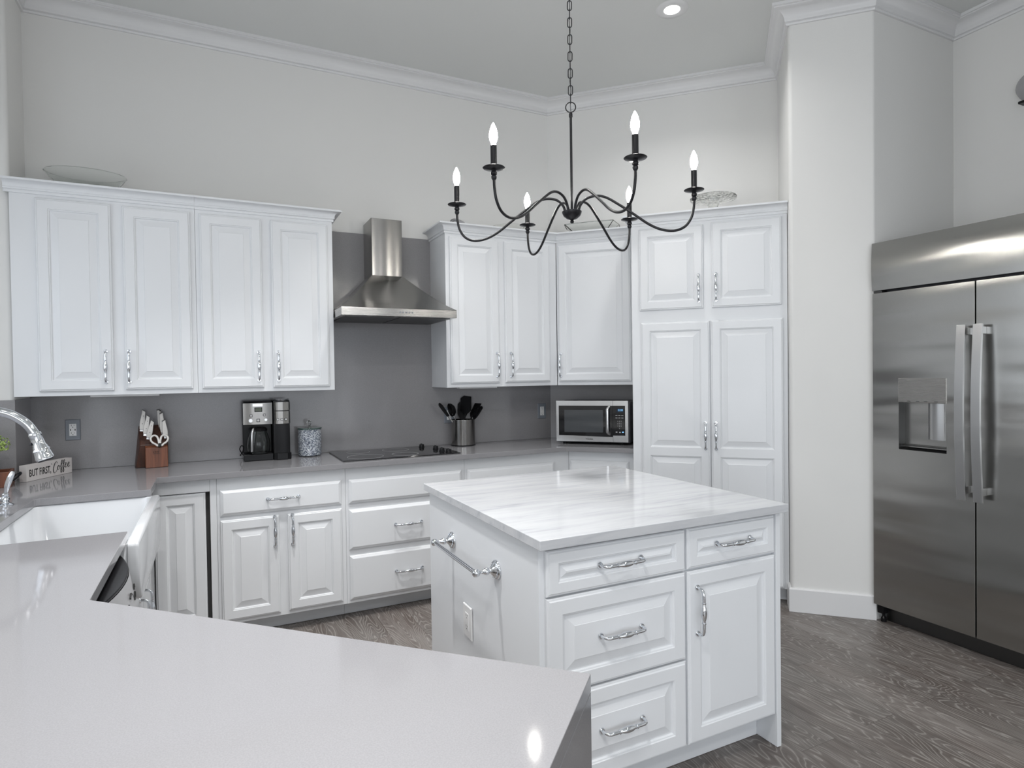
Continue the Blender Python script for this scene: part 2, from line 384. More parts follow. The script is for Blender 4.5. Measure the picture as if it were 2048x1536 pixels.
for x_ in (-0.8, 0.56, 1.96, 3.34): box(bm, x_, x_ + 0.06, -4.52, -4.46, 0.3, 2.6)
box(bm, -0.8, 3.4, -4.52, -4.46, 0.3, 0.36); box(bm, -0.8, 3.4, -4.52, -4.46, 2.54, 2.6)
struct('window_1', bm, M['trim'])
bm = NB()
for y_ in (1.75, 2.525, 3.30): box(bm, -1.44, -1.39, y_, y_ + 0.05, 1.14, 2.30)
box(bm, -1.44, -1.39, 1.75, 3.35, 1.14, 1.18); box(bm, -1.44, -1.39, 1.75, 3.35, 2.26, 2.30)
struct('window_2', bm, M['trim'])
# ceiling crown moulding
prof = [(0, 3.396), (0.011, 3.396), (0.014, 3.404), (0.011, 3.411), (0.018, 3.414)]
for k in range(9):
    a_ = k / 8 * PI / 2; prof.append((0.020 + 0.054 * (1 - math.cos(a_)), 3.418 + 0.054 * math.sin(a_)))
prof += [(0.080, 3.474), (0.080, 3.479), (0.090, 3.481), (0.090, CEIL), (0, CEIL)]
bm = NB()
mould(bm, [(-1.34, -4.4), (-1.34, 3.835), (XA0, 3.835), (XA0, YA), cornerAB, bEnd, PL, PR, (4.09, 2.185), (4.09, 0.952), (3.33, 0.952), (3.33, 0.50), (4.09, 0.50), (4.09, -4.4)], prof, 1)
struct('trim_1', bm, M['trim'], smooth=35)
# baseboards
bbp = [(0, 0.001), (0.014, 0.001), (0.014, 0.132), (0.008, 0.14), (0, 0.14)]
bm = NB(); mould(bm, [tc2w(0.376, 4.02), PL, PR], bbp, 1); struct('baseboard_pillar', bm, M['trim'])
bm = NB(); mould(bm, [(3.33, 0.952), (3.33, 0.50), (4.09, 0.50), (4.09, -4.4)], bbp, 1); struct('baseboard_right', bm, M['trim'])
bm = NB(); mould(bm, [(-1.34, -4.4), (-1.34, 1.30)], bbp, 1); struct('baseboard_left', bm, M['trim'])

# ---------------------------------------------------------------- backsplash slabs
bm = NB(); box(bm, -0.885, 0.70, 4.12, 4.139, 0.915, 1.40); box(bm, 0.60, 1.46, 4.12, 4.139, 0.915, 2.36); box(bm, 1.40, 2.346, 4.12, 4.139, 0.915, 1.40)
bm.free(); bm = NB()
pp = [(-0.885, .915), (2.346, .915), (2.346, 1.40), (1.45, 1.40), (1.45, 2.36), (0.62, 2.36), (0.62, 1.40), (-0.885, 1.40)]
fr_ = [bm.verts.new((x, 4.12, z)) for x, z in pp]; bk_ = [bm.verts.new((x, 4.1395, z)) for x, z in pp]
bm.faces.new(fr_); bm.faces.new(bk_[::-1])
for i in range(8): bm.faces.new((fr_[i], bk_[i], bk_[(i + 1) % 8], fr_[(i + 1) % 8]))
tag(obj('backsplash', bm, M['splash']), 'dark grey stone backsplash on the back wall, rising full height behind the hood', 'backsplash')
bm = NB(); q0 = tc2w(-1.255, 4.572); q1 = tc2w(-0.55, 4.572); q2 = tc2w(-0.55, 4.593); q3 = tc2w(-1.245, 4.593)
prism(bm, [q0, q1, q2, q3], 0.915, 1.40)
tag(obj('backsplash', bm, M['splash']), 'short grey stone backsplash on the angled wall behind the microwave', 'backsplash')
bm = NB(); prism(bm, [(-1.34, 3.825), (-0.885, 3.825), (-0.885, 4.119), (-0.8870, 4.119), (-0.8870, 3.8345), (-1.34, 3.8345)], 0.915, 1.315)
tag(obj('backsplash', bm, M['splash']), 'grey stone backsplash wrapping the wall corner at the far left behind the faucet', 'backsplash')

# ---------------------------------------------------------------- cabinet kit
FW = 0.052
def door_mesh(w, h, openings=None, th=0.02):
    bm = NB()
    fw_ = min(FW, h * 0.28, w * 0.28)
    ops = openings or [(fw_, fw_, w - fw_, h - fw_)]
    stack = [(0, 0), (0, -th * 0.62), (0.003, -th * 0.78), (0.007, -th * 0.80), (0.010, -th)]
    prev = None
    for d, y in stack:
        cur = [bm.verts.new(p) for p in ((d, y, d), (w - d, y, d), (w - d, y, h - d), (d, y, h - d))]
        if prev:
            for i in range(4):
                j = (i + 1) % 4; bm.faces.new((prev[i], prev[j], cur[j], cur[i]))
        else: bm.faces.new(cur[::-1])
        prev = cur
    e_ = 0.010; xa, xb = ops[0][0], ops[0][2]
    quad(bm, [(e_, -th, e_), (xa, -th, e_), (xa, -th, h - e_), (e_, -th, h - e_)])
    quad(bm, [(xb, -th, e_), (w - e_, -th, e_), (w - e_, -th, h - e_), (xb, -th, h - e_)])
    zz = e_
    for (x0, z0, x1, z1) in sorted(ops, key=lambda o_: o_[1]):
        quad(bm, [(xa, -th, zz), (xb, -th, zz), (xb, -th, z0), (xa, -th, z0)]); zz = z1
        rs = min(0.030, (z1 - z0) * 0.22)
        rings_face(bm, x0, x1, z0, z1, [(0, -th), (0.002, -th + 0.003), (0.006, -th + 0.004), (0.009, -th + 0.0095), (0.013, -th + 0.0095), (0.013 + rs, -th + 0.0025), (0.0145 + rs, -th + 0.001)])
    quad(bm, [(xa, -th, zz), (xb, -th, zz), (xb, -th, h - e_), (xa, -th, h - e_)])
    bmesh.ops.remove_doubles(bm, verts=bm.verts, dist=0.00005); return bm
def slab_mesh(w, h, th=0.02):
    bm = NB(); stack = [(0, 0), (0, -th * 0.45), (0.003, -th * 0.60), (0.004, -th * 0.60), (0.015, -th * 0.96), (0.017, -th)]
    prev = None
    for d, y in stack:
        cur = [bm.verts.new(p) for p in ((d, y, d), (w - d, y, d), (w - d, y, h - d), (d, y, h - d))]
        if prev:
            for i in range(4):
                j = (i + 1) % 4; bm.faces.new((prev[i], prev[j], cur[j], cur[i]))
        else: bm.faces.new(cur[::-1])
        prev = cur
    bm.faces.new(prev); return bm
# chrome pull, 160 mm, along local x, fixed to the plane y = 0
bm = NB()
half_ = [(-0.080, 0.0, 0), (-0.080, -0.010, 0), (-0.0785, -0.020, 0), (-0.073, -0.0275, 0), (-0.064, -0.0305, 0), (-0.050, -0.0312, 0), (-0.0375, -0.0315, 0), (-0.0368, -0.0315, 0), (-0.0345, -0.0315, 0),
         (-0.0322, -0.0315, 0), (-0.0315, -0.0315, 0), (-0.0295, -0.0315, 0), (-0.0275, -0.0315, 0), (-0.0268, -0.0315, 0), (-0.018, -0.0315, 0), (-0.009, -0.0315, 0), (0, -0.0315, 0)]
rads_ = [0.0056, 0.0052, 0.0054, 0.0057, 0.0059, 0.0059, 0.0056, 0.0074, 0.0078, 0.0074, 0.0052, 0.0066, 0.0066, 0.0056, 0.0086, 0.0102, 0.0106]
pts_ = half_ + [(-x, y, z) for x, y, z in half_[-2::-1]]; rr_ = rads_ + rads_[-2::-1]
sweep(bm, pts_, rr_, 12)
ym = Matrix.Rotation(PI / 2, 4, 'X')
for sx_ in (-0.08, 0.08): lathe(bm, [(0.0001, 0.005), (0.0085, 0.0045), (0.0105, 0.0015), (0.0105, 0)], 14, (sx_, 0, 0), ym)
bmesh.ops.recalc_face_normals(bm, faces=bm.faces)
PULL = bpy.data.meshes.new('pull'); bm.to_mesh(PULL); bm.free(); PULL.materials.append(M['chrome'])
for p_ in PULL.polygons: p_.use_smooth = True
PULL.set_sharp_from_angle(angle=R(50))
def pull(parent, x, z, vert, th=0.02):
    o = bpy.data.objects.new('handle', PULL); COL.objects.link(o); o.parent = parent; o.location = (x, -th, z)
    o.rotation_euler = (0, PI / 2 if vert else 0, 0); o['label'] = 'chrome handle'; return o
def door(root, x0, x1, z0, z1, y, hx=None, hz=None, ops=None, name='door'):
    if ops: ops = [(a - x0, b_ - z0, c_ - x0, d_ - z0) for a, b_, c_, d_ in ops]
    o = obj(name, door_mesh(x1 - x0, z1 - z0, ops), M['white'], root, (x0, y, z0))
    if hx is not None: pull(o, hx - x0, hz - z0, True)
    return o
def drawer(root, x0, x1, z0, z1, y, handle=True, slab=True, name='drawer'):
    o = obj(name, slab_mesh(x1 - x0, z1 - z0) if slab else door_mesh(x1 - x0, z1 - z0), M['white'], root, (x0, y, z0))
    if handle: pull(o, (x1 - x0) / 2, (z1 - z0) / 2 + 0.003, False)
    return o
CR = [(0, 2.343), (0.007, 2.343), (0.009, 2.350), (0.007, 2.357), (0.013, 2.359), (0.015, 2.365), (0.013, 2.370)]
for k in range(7):
    a_ = k / 6 * PI / 2; CR.append((0.014 + 0.030 * (1 - math.cos(a_)), 2.372 + 0.024 * math.sin(a_)))
CR += [(0.050, 2.397), (0.050, 2.407), (0, 2.407)]
def body(root, x0, x1, y0, y1, z0, z1, name='body', toe=None):
    bm = NB(); box(bm, x0, x1, y0, y1, z0, z1)
    if toe: box(bm, x0 + toe[2] if len(toe) > 2 else x0, x1, y0 + toe[0], y1, 0.001, toe[1])
    return obj(name, bm, M['white'], root, bevel=0.0012, bseg=1)

# ---- upper cabinets, back wall (local frame: origin on the face frame line)
def upper_root(x, label): return thing('upper_cabinet', label, 'cabinet', (x, 3.81, 1.33))
def crown(root, poly, pre=None, post=None, zoff=-1.33):
    bm = NB(); mould(bm, poly, [(d, z + zoff) for d, z in CR], 1, pre, post)
    return obj('crown_molding', bm, M['white'], root, smooth=35)
D1 = 3.81
r = upper_root(-0.885, 'white two-door wall cabinet at the far left, holding the large oval glass platter')
body(r, 0.0005, 0.814, 0, 0.31, 0, 1.03)
crown(r, [(-0.02, 0), (0.814, 0)])
door(r, 0.105, 0.424, 0.024, 0.994, 0, 0.391, 0.148); door(r, 0.475, 0.791, 0.026, 0.992, 0, 0.494, 0.148)
bm = NB(); box(bm, 0.30, 0.62, 0.10, 0.16, -0.012, -0.001); obj('under_cabinet_light', bm, M['plastic_white'], r, bevel=0.002)
r = upper_root(-0.070, 'white two-door wall cabinet just left of the range hood')
body(r, 0.0, 0.737, 0, 0.31, 0, 1.03)
crown(r, [(0, 0), (0.737, 0), (0.737, 0.309)])
door(r, 0.021, 0.339, 0.024, 0.990, 0, 0.312, 0.146); door(r, 0.388, 0.707, 0.022, 0.990, 0, 0.417, 0.146)
xAB = 4.27 / S - 3.81
r = upper_root(1.388, 'white two-door wall cabinet right of the range hood, above the utensil crock')
body(r, 0.0, xAB - 1.388 - 0.002, 0, 0.31, -0.004, 1.03)
crown(r, [(0, 0.309), (0, 0), (xAB - 1.388, 0)], post=(xAB - 1.388 + S, -S))
door(r, 0.026, 0.379, 0.022, 0.992, 0, 0.357, 0.145); door(r, 0.424, 0.776, 0.024, 0.990, 0, 0.461, 0.145)
bm = NB(); box(bm, 0.12, 0.40, 0.08, 0.14, -0.014, -0.0045); obj('under_cabinet_light', bm, M['plastic_white'], r, bevel=0.002)
# ---- angled wall, local x = t, local y = c
t0 = (xAB - 3.81) * S
w_ = tc2w(t0, 4.27)
r = thing('upper_cabinet', 'white single-door wall cabinet above the microwave on the angled wall', 'cabinet', (w_[0], w_[1], 1.33), -PI / 4)
body(r, 0.002, -0.547 - t0, 0, 0.30, -0.004, 1.03)
crown(r, [(0, 0), (-0.547 - t0, 0)], pre=(-S, S))
door(r, -1.103 - t0, -0.590 - t0, 0.022, 0.990, 0, -1.088 - t0, 0.140)
w_ = tc2w(-0.545, 3.99)
r = thing('pantry_cabinet', 'tall white four-door pantry cabinet between microwave and pillar', 'cabinet', (w_[0], w_[1], 0), -PI / 4)
T = 0.545
body(r, 0, 0.918, 0, 0.600, 0.095, 2.35, toe=(0.09, 0.10))
crown(r, [(0, 0.228), (0, 0), (0.919, 0)], zoff=0)
door(r, -0.495 + T, -0.105 + T, 1.803, 2.320, 0, -0.133 + T, 1.927)
door(r, -0.056 + T, 0.340 + T, 1.803, 2.327, 0, -0.031 + T, 1.927)
for (a_, b_, hx_) in ((-0.486 + T, -0.0705 + T, -0.099 + T), (-0.0635 + T, 0.346 + T, -0.037 + T)):
    f_ = 0.052
    door(r, a_, b_, 0.105, 1.724, 0, hx_, 1.012, ops=[(a_ + f_, 0.935, b_ - f_, 1.672), (a_ + f_, 0.158, b_ - f_, 0.882)])
# ---- base cabinets, back wall: frame at y = 3.59
def base_root(x, label): return thing('base_cabinet', label, 'cabinet', (x, 3.59, 0))
r = base_root(-0.66, 'white corner base cabinet beside the sink, its plain door edged by a black gap')
bm = NB(); box(bm, 0, 0.375, 0.0, 0.5, 0.82, 0.882); box(bm, 0.0, 0.375, 0.03, 0.5, 0.095, 0.819); box(bm, 0.637, 0.668, 0, 0.5, 0.095, 0.882); box(bm, 0.376, 0.636, 0, 0.5, 0.815, 0.882); box(bm, 0.376, 0.636, 0.03, 0.5, 0.095, 0.12); box(bm, 0, 0.668, 0.10, 0.5, 0.001, 0.094)
obj('body', bm, M['white'], r)
bm = NB(); box(bm, 0.376, 0.637, 0.04, 0.045, 0.10, 0.815); obj('gap_shade_sheet', bm, M['gap_shade'], r)  # black sheet behind the door, paints the shade of its gap
o = obj('door', door_mesh(0.235, 0.695), M['white'], r, (0.381, 0.022, 0.115))
r = base_root(0.009, 'white base cabinet with one wide drawer over two doors, under the coffee maker')
body(r, 0, 0.668, 0, 0.50, 0.095, 0.882, toe=(0.10, 0.10))
drawer(r, 0.015, 0.643, 0.677, 0.816, 0)
door(r, 0.015, 0.306, 0.118, 0.655, 0, 0.283, 0.568); door(r, 0.350, 0.643, 0.120, 0.654, 0, 0.374, 0.568)
r = base_root(0.678, 'white base cabinet of three slab drawers below the cooktop')
body(r, 0, 0.735, 0, 0.50, 0.095, 0.882, toe=(0.10, 0.10))
drawer(r, 0.016, 0.713, 0.676, 0.815, 0, False); drawer(r, 0.016, 0.713, 0.408, 0.640, 0); drawer(r, 0.016, 0.713, 0.117, 0.372, 0)
xb = 4.08 / S - 3.59
r = base_root(1.414, 'white base cabinet behind the island with its top drawer showing, right of the cooktop drawers')
body(r, 0, xb - 1.4141, 0, 0.50, 0.095, 0.882, toe=(0.10, 0.10))
drawer(r, 0.015, 0.645, 0.676, 0.815, 0, False); door(r, 0.015, 0.31, 0.118, 0.65, 0, 0.285, 0.56); door(r, 0.35, 0.645, 0.118, 0.65, 0, 0.375, 0.56)
tb = (xb - 3.59) * S; w_ = tc2w(tb, 4.08)
r = thing('base_cabinet', 'white base cabinet on the angled wall under the microwave', 'cabinet', (w_[0], w_[1], 0), -PI / 4)
body(r, 0.0002, -0.547 - tb, 0, 0.45, 0.095, 0.882, toe=(0.10, 0.10))
drawer(r, -0.986 - tb, -0.587 - tb, 0.68, 0.820, 0, False); door(r, -0.986 - tb, -0.587 - tb, 0.118, 0.65, 0, -0.96 - tb, 0.56)

# ---- worktop
Z0, Z1 = 0.884, 0.914
pB0 = tc2w(-0.546, 4.571); pB1 = tc2w(-0.546, 4.02)
poly = [(-0.884, 4.119), (4.571 / S - 4.119, 4.119), pB0, pB1, (4.02 / S - 3.547, 3.547), (-0.258, 3.547), (-0.258, 3.18), (-0.660, 3.18)]
poly += [(-0.672, 3.175), (-0.678, 3.163), (-0.678, 2.362), (-0.672, 2.350), (-0.660, 2.345), (-0.258, 2.345), (-0.258, 1.657), (0.552, 0.847), (-0.084, 0.211), (-1.339, 1.466), (-1.339, 3.824), (-0.884, 3.824)]
bm = NB(); prism(bm, poly, Z0, Z1)
wt = obj('worktop', bm, M['quartz'], bevel=0.0015, bseg=2)
tag(wt, 'continuous grey quartz worktop running from the angled wall round the sink to the near peninsula', 'worktop')
bm = NB(); d_ = 0.030
prism(bm, [(0.552, 0.847), (-0.084, 0.211), (-0.084 - d_ * S, 0.211 + d_ * S), (0.552 - d_ * S, 0.847 + d_ * S)], 0.001, Z0 - 0.0003)
obj('waterfall_panel', bm, M['quartz'], wt, bevel=0.0015)
# peninsula cabinet
r = thing('base_cabinet', 'white base cabinet hidden beneath the near grey peninsula top', 'cabinet', (0, 0, 0), -PI / 4)
# local x = t, local y = c ; faces the kitchen at c = 0.965
bm = NB(); box(bm, -0.96, -0.243, 0.13, 0.945, 0.095, 0.883); box(bm, -0.96, -0.243, 0.2, 0.87, 0.001, 0.094); obj('body', bm, M['white'], r)
for (a_, b_) in ((-0.94, -0.61), (-0.59, -0.26)):
    o = obj('door', door_mesh(b_ - a_, 0.75), M['white'], r, (b_, 0.945, 0.12), (0, 0, PI))

# ---- island
IX0, IX1, IY0, IY1 = 0.878, 1.893, 1.63, 2.665
r = thing('kitchen_island', 'white kitchen island with drawers, a door and a towel bar side under the chandelier', 'island', (IX0, IY0, 0))
W_ = IX1 - IX0
bm = NB(); box(bm, 0.0, W_ - 0.022, 0, IY1 - IY0, 0.118, 0.882); box(bm, 0, 0.018, 0.075, IY1 - IY0, 0.001, 0.118); box(bm, 0.018, W_ - 0.022, 0.075, IY1 - IY0 - 0.02, 0.001, 0.118)
obj('body', bm, M['white'], r, bevel=0.001, bseg=1)
bm = NB(); box(bm, W_ - 0.0215, W_, -0.021, IY1 - IY0, 0.001, 0.882); obj('end_panel', bm, M['white'], r, bevel=0.001, bseg=1)
def ix(x): return x - IX0
drawer(r, ix(0.897), ix(1.4395), 0.730, 0.871, 0, True, False)
drawer(r, ix(1.4485), ix(1.869), 0.732, 0.873, 0, True, False)
drawer(r, ix(0.897), ix(1.4395), 0.426, 0.724, 0, True, False)
drawer(r, ix(0.897), ix(1.4395), 0.124, 0.420, 0, True, False)
door(r, ix(1.4485), ix(1.869), 0.124, 0.724, 0, ix(1.488), 0.586)
bm = NB(); box(bm, 0.862, 1.915, 1.588, 2.700, 0.8835, 0.914)
tag(obj('island_worktop', bm, M['marble'], bevel=0.0018, bseg=2), 'white marble-look island worktop with faint grey streaks', 'worktop')

# towel bar on the island's left side
r = thing('towel_bar', 'chrome towel bar with round rosettes on the left side of the island', 'towel bar', (0.877, 2.152, 0.73))
ry = Matrix.Rotation(-PI / 2, 4, 'Y')      # z axis -> -x
for y_ in (-0.218, 0.218):
    bm = NB()
    pf = [(0.0001, 0.0), (0.034, 0.0), (0.034, 0.004), (0.031, 0.008), (0.026, 0.010), (0.024, 0.013), (0.017, 0.018), (0.013, 0.022), (0.009, 0.026), (0.008, 0.030), (0.0125, 0.034), (0.0135, 0.040), (0.010, 0.048),
          (0.0065, 0.056), (0.005, 0.062), (0.007, 0.065), (0.012, 0.069), (0.0145, 0.078), (0.012, 0.087), (0.006, 0.091), (0.0001, 0.092)]
    lathe(bm, pf, 28, (0, y_, 0), ry)
    rose = obj('rosette', bm, M['chrome'], r, smooth=50)
    bm = NB()
    for k in range(16):
        a_ = 2 * PI * k / 16; cp = [(-0.0105 + 0.0018 * math.cos(q * PI / 4), y_ + 0.0265 * math.cos(a_) + 0.0042 * math.cos(q * PI / 4), 0.0265 * math.sin(a_) + 0.0042 * math.sin(q * PI / 4)) for q in range(8)]
        sweep(bm, cp, 0.0009, 5, True)
    obj('beaded_ring', bm, M['chrome'], rose, smooth=True)
bm = NB(); sweep(bm, [(-0.078, -0.214, 0), (-0.078, 0.214, 0)], 0.008, 20); obj('bar', bm, M['chrome'], r, smooth=50)

# outlets --------------------------------------------------------
def outlet(loc, rz, label, plate, w=0.070, h=0.115, usb=False):
    o = thing('outlet', label, 'outlet', loc, rz)
    bm = NB(); rings_face(bm, -w / 2, w / 2, -h / 2, h / 2, [(0, -0.0003), (0, -0.003), (0.003, -0.006)]); obj('cover_plate', bm, plate, o)
    bm = NB(); rings_face(bm, -0.0165, 0.0165, -0.0335, 0.0335, [(0, -0.0055), (0, -0.0070), (0.001, -0.0076)]); rc = obj('receptacle', bm, M['plastic_white'], o)
    for s_ in (-1, 1):
        bm = NB(); z_ = s_ * 0.021
        box(bm, -0.0075, -0.0055, -0.0079, -0.0076, z_ + 0.000, z_ + 0.008); box(bm, 0.0055, 0.0072, -0.0079, -0.0076, z_ + 0.001, z_ + 0.007)
        lathe(bm, [(0.0001, 0.0079), (0.0022, 0.0079), (0.0022, 0.0076)], 10, (0, 0, z_ - 0.006), Matrix.Rotation(PI / 2, 4, 'X')); obj('socket', bm, M['ink'], rc)
    if usb:
        for x_ in (-0.0105, 0.0105): bm = NB(); box(bm, x_ - 0.002, x_ + 0.002, -0.0079, -0.0076, -0.005, 0.005); obj('usb_port', bm, M['ink'], rc)
    return o
outlet((-0.699, 4.12, 1.135), 0, 'outlet with blue-grey cover plate on the backsplash left of the knife block', M['plate_grey'], usb=True)
outlet((2.266, 4.12, 1.125), 0, 'outlet with blue-grey cover plate on the backsplash left of the microwave', M['plate_grey'])
outlet((1.510, 4.12, 1.125), 0, 'outlet with blue-grey cover plate half hidden behind the utensil crock', M['plate_grey'])
outlet((0.8765, 2.205, 0.452), -PI / 2 + PI, 'white outlet low on the left side of the island', M['plastic_white'], 0.085, 0.125)
bpy.data.objects['outlet.003'].rotation_euler = (0, 0, -PI / 2)

# ---------------------------------------------------------------- range hood
HX0, HX1, HY = 0.672, 1.380, 3.59
HC = (HX0 + HX1) / 2
r = thing('range_hood', 'stainless pyramid chimney range hood above the cooktop', 'range hood', (HC, 4.119, 1.765))
hw = (HX1 - HX0) / 2; dp = 4.119 - HY
bm = NB(); b4 = [(-hw, -dp), (hw, -dp), (hw, 0), (-hw, 0)]; t4 = [(-0.102, -0.222), (0.102, -0.222), (0.102, 0), (-0.102, 0)]
NL = 8; prev = None
for k in range(NL + 1):
    f_ = k / NL; g_ = f_ ** 0.86
    cur = [bm.verts.new((b4[i][0] * (1 - g_) + t4[i][0] * g_, b4[i][1] * (1 - g_) + t4[i][1] * g_, 0.048 + f_ * 0.240)) for i in range(4)]
    if prev:
        for i in range(4): bm.faces.new((prev[i], prev[(i + 1) % 4], cur[(i + 1) % 4], cur[i]))
    else: bm.faces.new(cur[::-1])
    prev = cur
bm.faces.new(prev); obj('canopy', bm, M['steel_v'], r, smooth=25)
bm = NB(); box(bm, -hw, hw, -dp, 0, 0.0, 0.0475); rim = obj('rim', bm, M['steel_h'], r, bevel=0.002)
bm = NB(); box(bm, -hw + 0.03, -0.005, -dp + 0.04, -0.05, -0.004, -0.0005); obj('filter', bm, M['dark_steel'], r)
bm = NB(); box(bm, 0.005, hw - 0.03, -dp + 0.04, -0.05, -0.004, -0.0005); obj('filter', bm, M['dark_steel'], r)
for k in range(5):
    bm = NB(); lathe(bm, [(0.0001, 0.003), (0.0055, 0.003), (0.0065, 0.0005), (0.0065, 0)], 16, (0.030 + (k - 2) * 0.019, -dp, 0.024), Matrix.Rotation(PI / 2, 4, 'X')); obj('button', bm, M['chrome'], rim, smooth=40)
bm = NB(); prism(bm, rounded([(-0.100, -0.220), (0.100, -0.220), (0.100, 0), (-0.100, 0)], (0, 1), 0.004, 3), 0.2885, 0.652); obj('chimney', bm, M['steel_v'], r, smooth=20)

# ---------------------------------------------------------------- cooktop
r = thing('cooktop', 'black glass electric cooktop set in the back worktop', 'cooktop', (1.036, 3.865, 0.914))
bm = NB(); box(bm, -0.364, 0.364, -0.255, 0.225, 0.0005, 0.007); obj('glass_top', bm, M['black_glass'], r, bevel=0.002)
for (x_, y_, ra) in ((-0.208, -0.130, 0.108), (-0.200, 0.115, 0.073), (0.040, -0.130, 0.082), (0.045, 0.110, 0.088)):
    bm = NB(); lathe(bm, [(ra - 0.0022, 0.0072), (ra - 0.0022, 0.0076), (ra, 0.0076), (ra, 0.0072)], 56, (x_, y_, 0)); obj('burner_ring', bm, M['line'], r)
for (x_, y_) in ((0.235, 0.145), (0.285, 0.000), (0.283, -0.130), (0.300, -0.205)):
    bm = NB(); lathe(bm, [(0.0001, 0.0072), (0.019, 0.0072), (0.019, 0.011), (0.0165, 0.013), (0.0155, 0.026), (0.0145, 0.0275), (0.0001, 0.0275)], 24, (x_, y_, 0))
    k_ = obj('knob', bm, M['black'], r, smooth=35)
    bm = NB(); box(bm, x_ - 0.003, x_ + 0.003, y_ - 0.0165, y_ + 0.0165, 0.0278, 0.032); obj('grip', bm, M['dark_grey'], k_, bevel=0.001)

# ---------------------------------------------------------------- sink
r = thing('farmhouse_sink', 'white farmhouse apron sink at the left edge, under the chrome faucet', 'sink', (-0.46, 2.7625, 0.60))
x0, x1, y0, y1 = -0.255, 0.236, -0.455, 0.455     # local
zt, zb = 0.283, 0.072
bm = NB()
def rr4(a, b_, c_, d_, rad, z, n_=5):
    pts = []
    for (cx, cy, s0) in ((b_ - rad, c_ + rad, -PI / 2), (b_ - rad, d_ - rad, 0), (a + rad, d_ - rad, PI / 2), (a + rad, c_ + rad, PI)):
        for k in range(n_ + 1): pts.append((cx + rad * math.cos(s0 + PI / 2 * k / n_), cy + rad * math.sin(s0 + PI / 2 * k / n_), z))
    return pts
loops = [rr4(x0, x1 - 0.03, y0, y1, 0.012, zb), rr4(x0, x1 - 0.03, y0, y1, 0.012, zt - 0.004), rr4(x0 + 0.004, x1 - 0.034, y0 + 0.004, y1 - 0.004, 0.012, zt),
         rr4(x0 + 0.030, x1 - 0.034, y0 + 0.030, y1 - 0.030, 0.035, zt), rr4(x0 + 0.034, x1 - 0.038, y0 + 0.034, y1 - 0.034, 0.035, zt - 0.005),
         rr4(x0 + 0.040, x1 - 0.045, y0 + 0.040, y1 - 0.040, 0.045, zb + 0.06), rr4(x0 + 0.06, x1 - 0.065, y0 + 0.06, y1 - 0.06, 0.045, zb + 0.03)]
prev = None
for lp in loops:
    cur = [bm.verts.new(p) for p in lp]
    if prev:
        for i in range(len(cur)): j = (i + 1) % len(cur); bm.faces.new((prev[i], prev[j], cur[j], cur[i]))
    else: bm.faces.new(cur[::-1])
    prev = cur
bm.faces.new(prev); obj('basin', bm, M['porcelain'], r, smooth=50)
# apron: rounded front panel with curved lower corners
bm = NB()
def apron_outline(ins):
    pts = []; H0, H1, A, B = 0.068 + ins, 0.283 - ins, y0 + ins, y1 - ins
    rc = 0.13
    for k in range(9):   # lower far corner
        a_ = -PI / 2 + PI / 2 * k / 8; pts.append((B - rc * 0.9 + rc * 0.9 * math.cos(a_), H0 + rc + rc * math.sin(a_)))
    for k in range(4):
        a_ = PI / 2 * k / 3; pts.append((B - 0.012 + 0.012 * math.cos(a_), H1 - 0.012 + 0.012 * math.sin(a_)))
    for k in range(4):
        a_ = PI / 2 + PI / 2 * k / 3; pts.append((A + 0.012 + 0.012 * math.cos(a_), H1 - 0.012 + 0.012 * math.sin(a_)))
    for k in range(9):
        a_ = PI + PI / 2 * k / 8; pts.append((A + rc * 0.9 + rc * 0.9 * math.cos(a_), H0 + rc + rc * math.sin(a_)))
    return pts
prev = None
for ins, xx in ((0, x1 - 0.031), (0, x1 - 0.010), (0.002, x1 - 0.004), (0.006, x1 - 0.001), (0.011, x1)):
    cur = [bm.verts.new((xx, p[0], p[1])) for p in apron_outline(ins)]
    if prev:
        for i in range(len(cur)): j = (i + 1) % len(cur); bm.faces.new((prev[i], prev[j], cur[j], cur[i]))
    else: bm.faces.new(cur[::-1])
    prev = cur
bm.faces.new(prev); obj('apron', bm, M['porcelain'], r, smooth=40)
bm = NB(); lathe(bm, [(0.0001, 0.001), (0.040, 0.003), (0.045, 0.001), (0.045, 0.0)], 24, (-0.02, 0, zb + 0.0305)); obj('drain', bm, M['chrome'], r, smooth=40)
# sink base cabinet below
r = thing('base_cabinet', 'white sink base cabinet below the apron sink, only its two chrome pulls showing', 'cabinet', (-0.285, 2.31, 0), PI / 2)
bm = NB(); box(bm, 0, 0.91, 0, 0.4, 0.095, 0.598); box(bm, 0, 0.91, 0, 0.025, 0.598, 0.668); box(bm, 0, 0.91, 0.08, 0.6, 0.001, 0.094); obj('body', bm, M['white'], r)
door(r, 0.02, 0.447, 0.12, 0.63, 0, 0.405, 0.485); door(r, 0.463, 0.89, 0.12, 0.63, 0, 0.53, 0.485)

# dishwasher with bowed front
r = thing('dishwasher', 'dishwasher with black top edge and bowed grey front, under the worktop beside the sink', 'dishwasher', (-0.28, 1.975, 0))
bm = NB(); box(bm, -0.55, -0.002, -0.30, 0.30, 0.10, 0.868); obj('tub', bm, M['dark_grey'], r)
def bow(d, n_=16): return [(d + 0.058 * (1 - ((2 * k / n_) - 1) ** 2), -0.30 + 0.60 * k / n_) for k in range(n_ + 1)]
bm = NB(); prism(bm, [(0.0, -0.30)] + bow(0.0) + [(0.0, 0.30)], 0.730, 0.868) if False else prism(bm, bow(0.0), 0.730, 0.866)
obj('control_panel', bm, M['black'], r, smooth=30, bevel=0.003)
bm = NB()
def fb(k, f_):      # fascia leans outward towards its foot
    u_ = 2 * k / 16 - 1; return (0.0015 + (0.058 + 0.022 * f_) * (1 - u_ * u_), -0.30 + 0.60 * k / 16)
